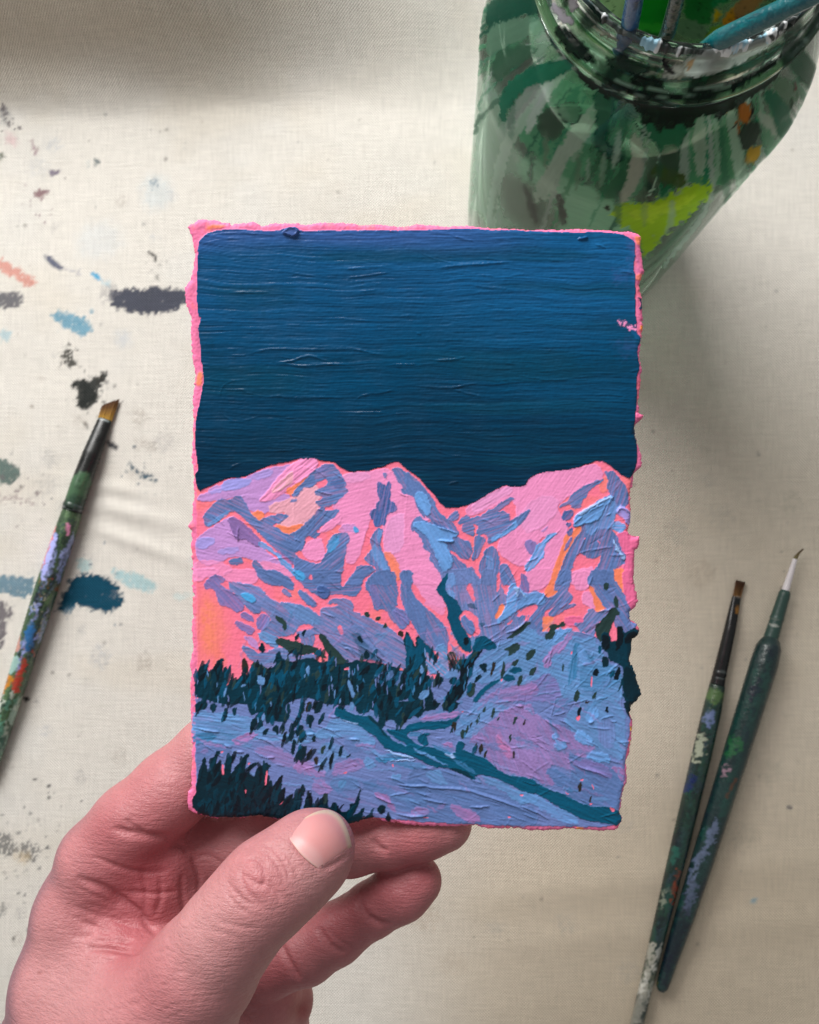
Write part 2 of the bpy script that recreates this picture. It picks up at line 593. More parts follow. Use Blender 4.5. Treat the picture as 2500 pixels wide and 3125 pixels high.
m = NT("canvas_weave")
o = m.obj()
sep = m.n('ShaderNodeSeparateXYZ')
wob = m.n('ShaderNodeTexNoise')
wob.inputs['Scale'].default_value = 55
wob.inputs['Detail'].default_value = 2
m.l(o, wob.inputs['Vector'])
wb = m.math('MULTIPLY', wob.outputs['Fac'], 5.0)
m.l(o, sep.inputs[0])
K = 2 * math.pi / 0.00135
sx = m.math('SINE', m.math('ADD', m.math('MULTIPLY', sep.outputs[0], K), wb))
sy = m.math('SINE', m.math('ADD', m.math('MULTIPLY', sep.outputs[1], K), wb))
wv = m.math('MULTIPLY', sx, sy)
slub = m.n('ShaderNodeTexNoise')
mp = m.n('ShaderNodeMapping')
mp.inputs['Scale'].default_value = (90, 900, 1)
m.l(o, mp.inputs[0])
m.l(mp.outputs[0], slub.inputs['Vector'])
slub.inputs['Scale'].default_value = 1.0
slub2 = m.n('ShaderNodeTexNoise')
mp2 = m.n('ShaderNodeMapping')
mp2.inputs['Scale'].default_value = (900, 90, 1)
m.l(o, mp2.inputs[0])
m.l(mp2.outputs[0], slub2.inputs['Vector'])
slub2.inputs['Scale'].default_value = 1.0
h = m.math('ADD', wv, m.math('ADD', slub.outputs['Fac'], slub2.outputs['Fac']))
m.l(m.bump(h, 0.65, 0.00026), m.b.inputs['Normal'])
fac = m.math('ADD', m.math('MULTIPLY', wv, 0.2),
             m.math('ADD', m.math('MULTIPLY', m.math('ADD', slub.outputs['Fac'], slub2.outputs['Fac']), 0.26), 0.75))
vm = m.n('ShaderNodeVectorMath', operation='SCALE')
m.l(m.attr().outputs['Color'], vm.inputs[0])
m.l(fac, vm.inputs['Scale'])
m.l(vm.outputs[0], m.b.inputs['Base Color'])
m.b.inputs['Roughness'].default_value = 0.92
m.b.inputs['Specular IOR Level'].default_value = 0.12
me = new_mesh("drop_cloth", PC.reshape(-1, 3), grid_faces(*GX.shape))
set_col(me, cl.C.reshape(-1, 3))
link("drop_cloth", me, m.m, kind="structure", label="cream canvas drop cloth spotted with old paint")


def cloth_z(x, y):
    return float(cloth_height(np.array([[x]], float), np.array([[y]], float))[0, 0])
# ------------------------------------------------------------------ the painting
PAL = dict(cor=(255, 124, 154), org=(255, 138, 104), pk=(244, 149, 201), pk2=(236, 158, 212), pch=(240, 170, 190),
           lil=(198, 147, 214), lav=(162, 158, 234), hot=(240, 112, 160), sh=(94, 122, 180), shd=(72, 103, 165),
           shl=(110, 164, 230), pur=(127, 119, 184), purd=(138, 108, 172), cya=(74, 166, 228), sh2=(108, 130, 188),
           fb=(101, 148, 205), fb2=(62, 128, 180), fl=(110, 130, 190), fp=(166, 124, 188), fp2=(153, 126, 189),
           fs=(88, 121, 178), fsl=(150, 184, 236), tl=(0, 78, 110), tlr=(0, 84, 116), tld=(0, 50, 68), dk=(2, 38, 52),
           blk=(4, 22, 34), olv=(38, 62, 62), brn=(46, 42, 38))
EDGE, SNOW, SKY, SHADE, FIELD, FOREST, RIVER = range(7)
OUTLINE = np.array([float(v) for v in """569,690 604,667 650,666 675,675 709,682 771,673 800,686 838,678 905,678 934,684
988,675 1051,677 1105,682 1176,682 1218,691 1270,681 1353,688 1437,686 1479,692 1583,696 1625,700 1687,698 1792,696 1854,700
1904,703 1942,707 1961,719 1959,744 1961,782 1969,828 1954,865 1961,911 1964,966 1963,1028 1954,1078 1961,1124 1959,1174
1950,1224 1954,1258 1969,1266 1963,1279 1942,1295 1940,1325 1950,1354 1963,1395 1961,1425 1937,1447 1935,1473 1925,1507
1928,1554 1928,1584 1918,1623 1928,1637 1951,1636 1957,1654 1951,1672 1941,1681 1938,1709 1939,1739 1936,1772 1951,1833
1944,1851 1925,1870 1928,1898 1947,1902 1954,1925 1951,1944 1932,1953 1930,1990 1925,2018 1942,2060 1954,2095 1961,2120
1949,2139 1928,2156 1925,2175 1935,2200 1931,2228 1930,2256 1925,2291 1912,2330 1916,2363 1916,2390 1902,2423 1898,2453
1895,2483 1902,2502 1895,2523 1877,2539 1835,2539 1777,2536 1742,2532 1673,2538 1615,2538 1580,2532 1541,2532 1495,2534
1449,2523 1379,2527 1333,2525 1286,2525 1248,2520 1178,2511 1132,2499 1097,2511 1069,2518 960,2512 850,2504 792,2492
745,2499 699,2498 660,2502 625,2495 590,2485 569,2472 562,2453 569,2418 582,2407 582,2349 585,2279 581,2251 582,2210
579,2163 581,2134 576,2099 581,2060 578,2030 583,1995 587,1972 582,1921 587,1884 583,1851 588,1816 584,1786 584,1752
583,1688 580,1658 583,1626 570,1607 584,1586 585,1542 590,1510 588,1484 588,1438 583,1394 585,1350 587,1266 585,1216
594,1141 583,1091 581,1036 581,974 565,924 560,882 579,853 585,819 592,765 585,732 575,703""".replace(',', ' ').split()]).reshape(-1, 2)
# the card is a flat sheet, its top a little nearer the lens than its foot
c_tl, c_tr = unproj(540, 640, 190.0), unproj(1990, 640, 190.4)
c_bl, c_br = unproj(540, 2560, 199.6), unproj(1990, 2560, 200.0)
EX = (c_tr - c_tl) / np.linalg.norm(c_tr - c_tl)
EN = np.cross(EX, c_tl - c_bl)
EN /= np.linalg.norm(EN)
EY = np.cross(EN, EX)
CO = c_tl
NW, NH = 590, 790
us = np.linspace(0, np.linalg.norm(c_tr - c_tl), NW)
vs = np.linspace(0, -float((c_tl - c_bl) @ EY), NH)
UU, VV = np.meshgrid(us, vs)
CP = CO + UU[..., None] * EX + VV[..., None] * EY
PX, PY, _ = proj(CP)
cv = Canvas(PX, PY, (238, 120, 166))
pp, ln = cv.poly, cv.line


def P(tile, col, p, lay, **k):
    pp(tile, PAL[col] if isinstance(col, str) else col, p, lay=lay, **k)


# rough pink edge with orange under-painting showing
cv.C *= (1 + 0.12 * fbm(PX / 14, PY / 14, 2, 3))[..., None]
tt = sst(0.1, 0.5, fbm(PX / 26, PY / 40, 5, 3))[..., None] * 0.5
cv.C = cv.C * (1 - tt) + lin((255, 120, 128)) * tt
cv.Hh += 0.05 * fbm(PX / 7, PY / 7, 7, 3)
P('S2', 'org', "1600,190 1655,195 1650,260 1610,250", EDGE, soft=3)
P('S2', 'org', "1610,470 1665,460 1650,520 1605,520", EDGE, soft=3, op=.8)
P('S2', (250, 150, 60), "1640,840 1662,850 1655,890 1645,880", EDGE)
P('S1', 'org', "200,110 350,110 300,135 190,150", EDGE, soft=5)
P('S1', 'org', "120,1200 165,1180 165,1290 110,1290", EDGE, soft=5)
P('C4', (255, 190, 60), "1460,340 1510,330 1500,400 1465,400", EDGE)
P('C4', (255, 160, 60), "1450,520 1510,520 1500,550 1450,550", EDGE)
P('C4', (255, 150, 90), "750,1660 860,1650 870,1700 780,1710", EDGE)

# mountain ground: coral, orange showing through
SKYLINE = """608,1504 623,1491 639,1486 664,1473 697,1458 732,1458 762,1450 792,1432 820,1422 850,1415 880,1410 908,1400 960,1398
963,1397 974,1407 1014,1408 1030,1419 1048,1432 1067,1441 1083,1441 1092,1436 1127,1438 1146,1429 1167,1426 1188,1415 1212,1407
1229,1421 1248,1437 1278,1455 1300,1485 1334,1519 1337,1531 1354,1546 1368,1553 1388,1548 1414,1546 1439,1537 1472,1517
1514,1494 1544,1480 1551,1484 1588,1486 1601,1482 1611,1466 1623,1454 1640,1447 1668,1439 1728,1436 1766,1425 1800,1414
1828,1404 1858,1418 1879,1436 1902,1453 1927,1462"""
MTN = SKYLINE.replace('608,1504', '600,1380') .replace('1927,1462', '1924,1380')
P('X', 'cor', "598,1390 1926,1390 1926,1500 1918,1640 1918,1760 1925,1830 1915,1900 1915,2100 1905,2300 1890,2480 1880,2520 1500,2512 1100,2495 620,2485 600,2440 600,2200 603,2000 600,1750 602,1600", SNOW, th=0.03, streak=0.015, var=0.05, ang=0)
tt = sst(0.0, 0.5, fbm(PX / 60, PY / 70, 61, 3))[..., None] * 0.55 * (cv.L == SNOW)[..., None]
cv.C = cv.C * (1 - tt) + lin((255, 128, 122)) * tt
P('X', (255, 138, 104), "600,1800 660,1800 700,1880 690,1990 640,2030 602,2030", SNOW, op=.55, soft=34, mott=.35, mscale=40, ang=90, ridge=0)
P('X', (255, 150, 84), "612,1830 650,1840 664,1960 640,2000 616,1960", SNOW, op=.35, soft=18, mott=.8, mscale=9, ang=90, ridge=0)


def many(lay, rows, **k):
    for r in rows.strip().split('\n'):
        tile, col, p = r.split(None, 2)
        kw = dict(k)
        if '|' in p:
            p, ex = p.split('|')
            for e in ex.split():
                a, b = e.split('=')
                kw[a] = float(b)
        P(tile, col, p, lay, **kw)


# lit snow: pinks and lilacs
many(SNOW, """
A1 lil 180,600 400,520 700,430 1000,260 1300,200 1500,160 1400,330 1200,560 1080,640 1000,600 780,560 560,600 260,630
A1 lav 520,430 620,360 880,360 850,420 680,480 530,490
A1 lav 330,500 500,440 520,490 380,540 |op=.7
A1 lav 880,330 1100,240 1180,270 1000,350 |op=.6
A1 lil 780,560 1000,600 1300,560 1420,600 1300,720 1180,640 1100,800 1000,760 880,760 800,640
A1 pk 1010,640 1100,560 1250,340 1500,120 1725,85 1725,230 1600,330 1500,440 1330,500 1230,580 1080,630 |ang=-40 streak=.06 th=.1
A1 pch 1150,520 1400,300 1600,180 1560,260 1330,460 |ang=-40 streak=.09 th=.12 dry=.5
A1 pch 1420,620 1560,520 1620,440 1725,480 1725,860 1600,930 1420,990 1230,960 1350,860 1380,760 1150,790 1150,700 |ang=-45
A1 lil 200,1120 560,900 640,860 700,900 980,1240 1250,1450 1330,1540 1200,1500 900,1380 620,1350 480,1430 330,1480 250,1440 190,1360 180,1230 |streak=.035
A1 lil 420,1250 900,1250 1240,1430 1300,1510 900,1370 620,1330 |op=.5 streak=.06
A1 pk 150,1450 420,1440 560,1500 640,1540 560,1600 300,1640 150,1600 |op=.8
A1 lav 180,1200 260,1130 430,1160 260,1260 200,1250 |op=.8
A1 lav 450,1300 700,1260 720,1300 500,1330 |op=.6
A1 pk 1000,1440 1240,1480 1400,1570 1420,1640 1200,1560 1060,1540
A2 pk 620,300 1000,270 1260,220 1420,460 1580,600 1560,880 1480,1000 1500,1150 1560,1380 1600,1500 1725,1600 1725,1725 1560,1720 1400,1520 1290,1380 1180,1300 1190,1000 1180,830 1000,750 980,900 880,1150 860,1300 770,1460 690,1450 680,1200 700,1060 600,900 450,980 340,1040 560,850 560,760 500,700 700,560 680,420 |ang=-15
A2 pk 0,110 270,85 300,170 200,300 0,470 |ang=-38 streak=.09 th=.1
A2 pch 0,600 120,470 250,430 340,580 270,640 300,730 220,830 0,980 |ang=-40
A2 pk2 1300,830 1500,830 1520,960 1450,1150 1330,1330 1180,1290 1200,1050 |ang=80
A2 pk2 640,310 900,280 1000,330 700,400 |ang=5 op=.7
A2 pk 110,1280 200,1190 330,1130 350,1240 390,1330 370,1400 240,1420 130,1360
A2 pk 320,1030 520,900 620,830 560,940 440,1020
A2 org 1170,1330 1270,1340 1380,1560 1370,1700 1320,1600 1200,1400 |op=.8
A2 org 30,1000 80,960 100,990 30,1040
A1 org 920,830 960,790 1040,800 1050,860 990,910 940,880
A1 org 1210,970 1400,1010 1540,960 1550,1000 1390,1090 1310,1030
A1 org 1400,480 1500,440 1700,300 1725,270 1725,300 1560,420 1420,560 1380,530
A3 pk 0,570 110,600 200,760 320,880 180,880 60,930 80,1050 230,1190 220,1270 320,1350 320,1420 480,1640 480,1725 80,1725 70,1600 0,1540 |ang=-10
A3 pk 860,680 1310,440 1480,470 1600,430 1725,300 1725,1380 1540,1520 1230,1330 1230,1180 1300,1100 1600,850 1640,760 1450,820 1480,700 1420,640 1400,580 1180,680 880,830 780,790 |ang=-45
A3 pk2 880,680 1340,460 1400,500 1150,640 900,800 |ang=-33 op=.8 streak=.06
A4 pk 0,470 170,340 400,270 720,250 1000,170 1050,200 1100,260 1100,360 900,400 700,540 560,640 480,730 580,880 640,960 640,1100 600,1290 480,1560 420,1725 150,1725 100,1600 350,1390 360,1300 330,1230 520,1060 330,1080 240,1200 100,1160 0,1300 |ang=-55
A4 pk2 100,700 400,560 560,700 300,1000 60,1050 |ang=-55 op=.6
A4 pk 700,1600 900,1540 1000,1530 950,1640 960,1725 660,1725
A4 org 580,1330 640,1100 700,1090 830,960 840,1030 720,1170 600,1400 510,1700 450,1725 500,1500
A4 org 1180,330 1190,420 1150,520 1080,480 1120,380 |op=.5
A4 hot 1330,1050 1470,1060 1500,1110 1600,1105 1625,1180 1540,1300 1540,1500 1540,1700 1400,1700 1400,1500 1440,1420 1340,1200 |th=.15 streak=.02
B1 pk 110,0 500,0 300,60 240,130 110,120 |op=.8
B1 pk 560,10 940,0 990,120 860,180 560,130 |op=.8
B3 pk 80,50 200,0 410,0 490,120 400,240 390,310 440,350 500,470 500,560 400,500 300,450 260,400 190,330 120,180 |ang=20
B4 pk 120,100 180,0 480,0 430,140 350,210 210,270 130,250 |ang=-50
B4 pk 740,60 930,10 940,170 870,260 760,230
B4 pk 870,290 990,310 1040,400 1010,480 940,470 860,400
B4 org 480,0 550,0 490,200 500,300 400,370 370,300 440,180
B4 org 950,220 1020,250 1140,480 1040,570 1030,400
B4 org 1250,0 1410,0 1400,330 1270,140
B4 hot 1400,0 1540,20 1535,150 1590,330 1590,430 1520,520 1440,400 1400,200 |th=.15 streak=.02
B4 hot 640,620 860,640 860,690 640,730
""", var=0.09, streak=0.022, grow=5.5)

# night sky
SKYP = """604,744 617,723 642,707 704,697 784,704 842,705 876,694 905,692 917,707 967,703 1093,703 1270,703 1333,700 1437,696
1504,703 1562,700 1625,705 1687,707 1771,711 1813,705 1896,713 1921,726 1934,732 1940,757 1934,819 1940,840 1940,890 1938,949
1944,986 1942,1016 1961,1036 1944,1062 1954,1120 1942,1149 1946,1224 1938,1266 1940,1316 1946,1358 1944,1420 1927,1462 """ + \
    ' '.join(SKYLINE.split()[::-1][1:]) + """ 592,1454 606,1432 604,1416 594,1350 596,1283 604,1258 615,1199 623,1153 613,1091
613,1057 604,999 615,974 604,961 600,890 604,807"""
P('X', (8, 76, 118), SKYP, SKY, ang=0, th=0.12, streak=0.0, var=0.0, rag=1.2, soft=1.2, ridge=0.05, smooth=1)
sk = (cv.L == SKY)
wob = 10 * vn(PX / 260, PY / 130, 71) + 4 * vn(PX / 90, PY / 60, 72)
v1 = PY + wob
strk = 0.5 * vn(PX / 150, v1 / 3.6, 73) + 0.35 * vn(PX / 70, v1 / 2.0, 74) + 0.4 * vn(PX / 320, v1 / 9, 75)
tone = sst(1500, 740, PY + 60 * vn(PX / 300, PY / 90, 76))
top, mid_, bot = lin((14, 78, 124)), lin((0, 67, 103)), lin((0, 46, 73))
ccs = np.where((tone > 0.5)[..., None], mid_ + (top - mid_) * ((tone - 0.5) * 2)[..., None], bot + (mid_ - bot) * (tone * 2)[..., None])
right = sst(900, 1900, PX)[..., None] * sst(1250, 900, PY)[..., None]
ccs = ccs * (1 + 0.22 * right)
band = sst(0.1, 0.55, vn(PX / 420, v1 / 52, 78))[..., None] * 0.5
ccs = ccs * (1 - band) + lin((4, 66, 92)) * band
topb = sst(790, 712, PY + 14 * vn(PX / 160, PY / 40, 79))[..., None] * sst(1750, 1300, PX)[..., None] * 0.5
ccs = ccs * (1 - topb) + lin((70, 100, 172)) * topb
ccs = ccs * (1 + 0.30 * strk + 0.10 * vn(PX / 14, v1 / 1.9, 80))[..., None]
cv.C = np.where(sk[..., None], ccs, cv.C)
cv.Hh = np.where(sk, cv.Hh + 0.065 * strk + 0.03 * vn(PX / 30, v1 / 1.7, 82), cv.Hh)
for tl_, col, p, op in (
        ('S1', (4, 64, 88), "260,600 420,540 760,560 900,640 700,760 380,760 280,700", .55),
        ('S1', (3, 56, 80), "180,900 400,1120 700,1160 800,1250 400,1300 200,1180", .5),
        ('S1', (3, 52, 76), "200,1600 900,1560 1725,1500 1725,1700 900,1780 300,1800", .45),
        ('S2', (2, 56, 78), "0,1110 500,1120 800,1150 1300,1090 1580,1080 1640,1150 1580,1220 1000,1240 500,1200 0,1200", .7),
        ('S2', (3, 56, 80), "0,1650 600,1600 1100,1600 1250,1680 900,1780 300,1740", .5),
        ('S2', (20, 100, 150), "700,1260 1500,1260 1500,1500 900,1480", .12),
        ('S1', (4, 50, 74), "120,860 180,840 220,960 160,1020", .6),
        ('S2', (40, 120, 180), "1250,250 1380,250 1380,300 1300,300", .5),
        ('S2', (40, 120, 180), "1480,400 1590,400 1590,450 1500,440", .5),
        ('S2', (90, 96, 160), "1590,260 1610,260 1605,380 1585,360", .7),
        ('S2', (80, 90, 160), "1480,470 1560,480 1540,520 1480,510", .5),
        ('S2', (70, 88, 150), "1500,980 1600,980 1590,1040 1500,1030", .5)):
    cv.poly(tl_, col, p, ang=0, op=op * .7, soft=34, rag=16, th=0.12, streak=0.03, ridge=0, var=.15, dry=.5)
# scumbles of pink at the right edge of the sky
P('S2', 'pk', "1465,825 1510,790 1560,830 1620,850 1640,930 1600,900 1550,880", EDGE, mott=.9, mthr=0.12, mscale=6, soft=2, rag=5)
P('S2', (16, 84, 130), "1560,880 1610,880 1620,910 1655,940 1640,965 1590,930", SKY)
P('S2', (12, 70, 100), "1610,640 1650,650 1665,690 1660,730 1620,725 1650,700 1640,670", SKY)
P('S2', 'hot', "1605,1490 1640,1480 1675,1500 1660,1530 1610,1530", EDGE, th=.2)
P('S1', (70, 98, 160), "740,175 790,130 850,125 865,160 850,200 800,195", SKY, th=.5, ridge=.2, ang=-20)
P('S2', (20, 84, 140), "1180,210 1250,195 1250,215 1190,225", SKY, th=.35)
for tl_, p, w, r in (
        ('S1', "480,1060 550,1040 640,1020 760,1018 900,1024 1100,1020 1250,1012 1330,1030 1420,1055 1530,1062", 22, .22),
        ('S1', "690,1120 800,1110 900,1075 950,1068 1040,1095 1110,1115", 20, .24),
        ('S1', "700,1125 800,1132 870,1142 1000,1136 1130,1128 1240,1136", 20, .24),
        ('S1', "610,1372 700,1362 800,1372 950,1375 1110,1373 1200,1376", 20, .22),
        ('S1', "1280,1390 1340,1350 1480,1340 1570,1312", 16, .18),
        ('S1', "340,610 450,605 560,602 660,604", 14, .13), ('S1', "780,460 900,478 1040,494 1210,495", 15, .17),
        ('S1', "1215,520 1230,495 1400,480 1560,450", 15, .18), ('S1', "570,430 700,450", 10, .12),
        ('S1', "290,1380 300,1300 360,1255 450,1250", 12, .10), ('S1', "285,1400 310,1500 380,1545 480,1545 600,1500", 13, .12),
        ('S1', "430,1310 520,1350 620,1366", 12, .11), ('S1', "1535,1135 1620,1130 1725,1130", 16, .18),
        ('S1', "360,1060 440,1070 490,1062", 16, .15), ('S1', "1060,800 1180,795 1380,812", 13, .13),
        ('S1', "470,870 560,880 700,870", 12, .1), ('S1', "760,845 850,845 900,840", 12, .1),
        ('S1', "360,1895 400,1870 460,1850", 20, .15), ('S1', "660,1770 800,1755 950,1745", 12, .10),
        ('S2', "150,430 230,415 400,405 560,395 720,378", 22, .24), ('S2', "0,300 150,370 330,405", 12, .12),
        ('S2', "420,555 520,568 600,575 720,585", 22, .2), ('S2', "240,180 320,210 440,235", 16, .18),
        ('S2', "1310,258 1360,268 1385,285", 16, .26), ('S2', "1490,450 1550,460 1600,470", 18, .26),
        ('S2', "130,1105 280,1095 360,1080", 20, .24), ('S2', "0,1292 120,1298 260,1308 340,1285 450,1268", 20, .24),
        ('S2', "280,1318 380,1345 480,1365", 18, .2), ('S2', "640,1122 750,1135 840,1132", 14, .14),
        ('S2', "700,1205 820,1225 960,1248 1100,1238 1300,1212", 16, .16), ('S2', "80,1730 150,1760 220,1790 290,1803 370,1785", 12, .12),
        ('S2', "1050,900 1400,920", 10, .08), ('S2', "620,1010 900,1020 1300,1060", 9, .08), ('S2', "1560,1185 1640,1165", 14, .15),
        ('S1', "200,190 400,165 600,180 700,185", 18, .15), ('S1', "140,260 300,215 500,205", 14, .1),
        ('A3', "560,415 620,400 690,380", 30, .22), ('S2', "1200,215 1260,200", 18, .2), ('S2', "0,905 40,912", 16, .2)):
    ln(tl_, None, p, w * .85, relief=r * .62)
for _ in range(170):
    x, y = random.uniform(620, 1880), random.uniform(730, 1390)
    L = random.uniform(30, 190)
    s_ = random.uniform(-8, 8)
    ln('X', None, [(x, y), (x + L / 2, y + s_ / 2 + random.uniform(-3, 3)), (x + L, y + s_)], random.uniform(2.5, 5), relief=random.uniform(-.05, .08))

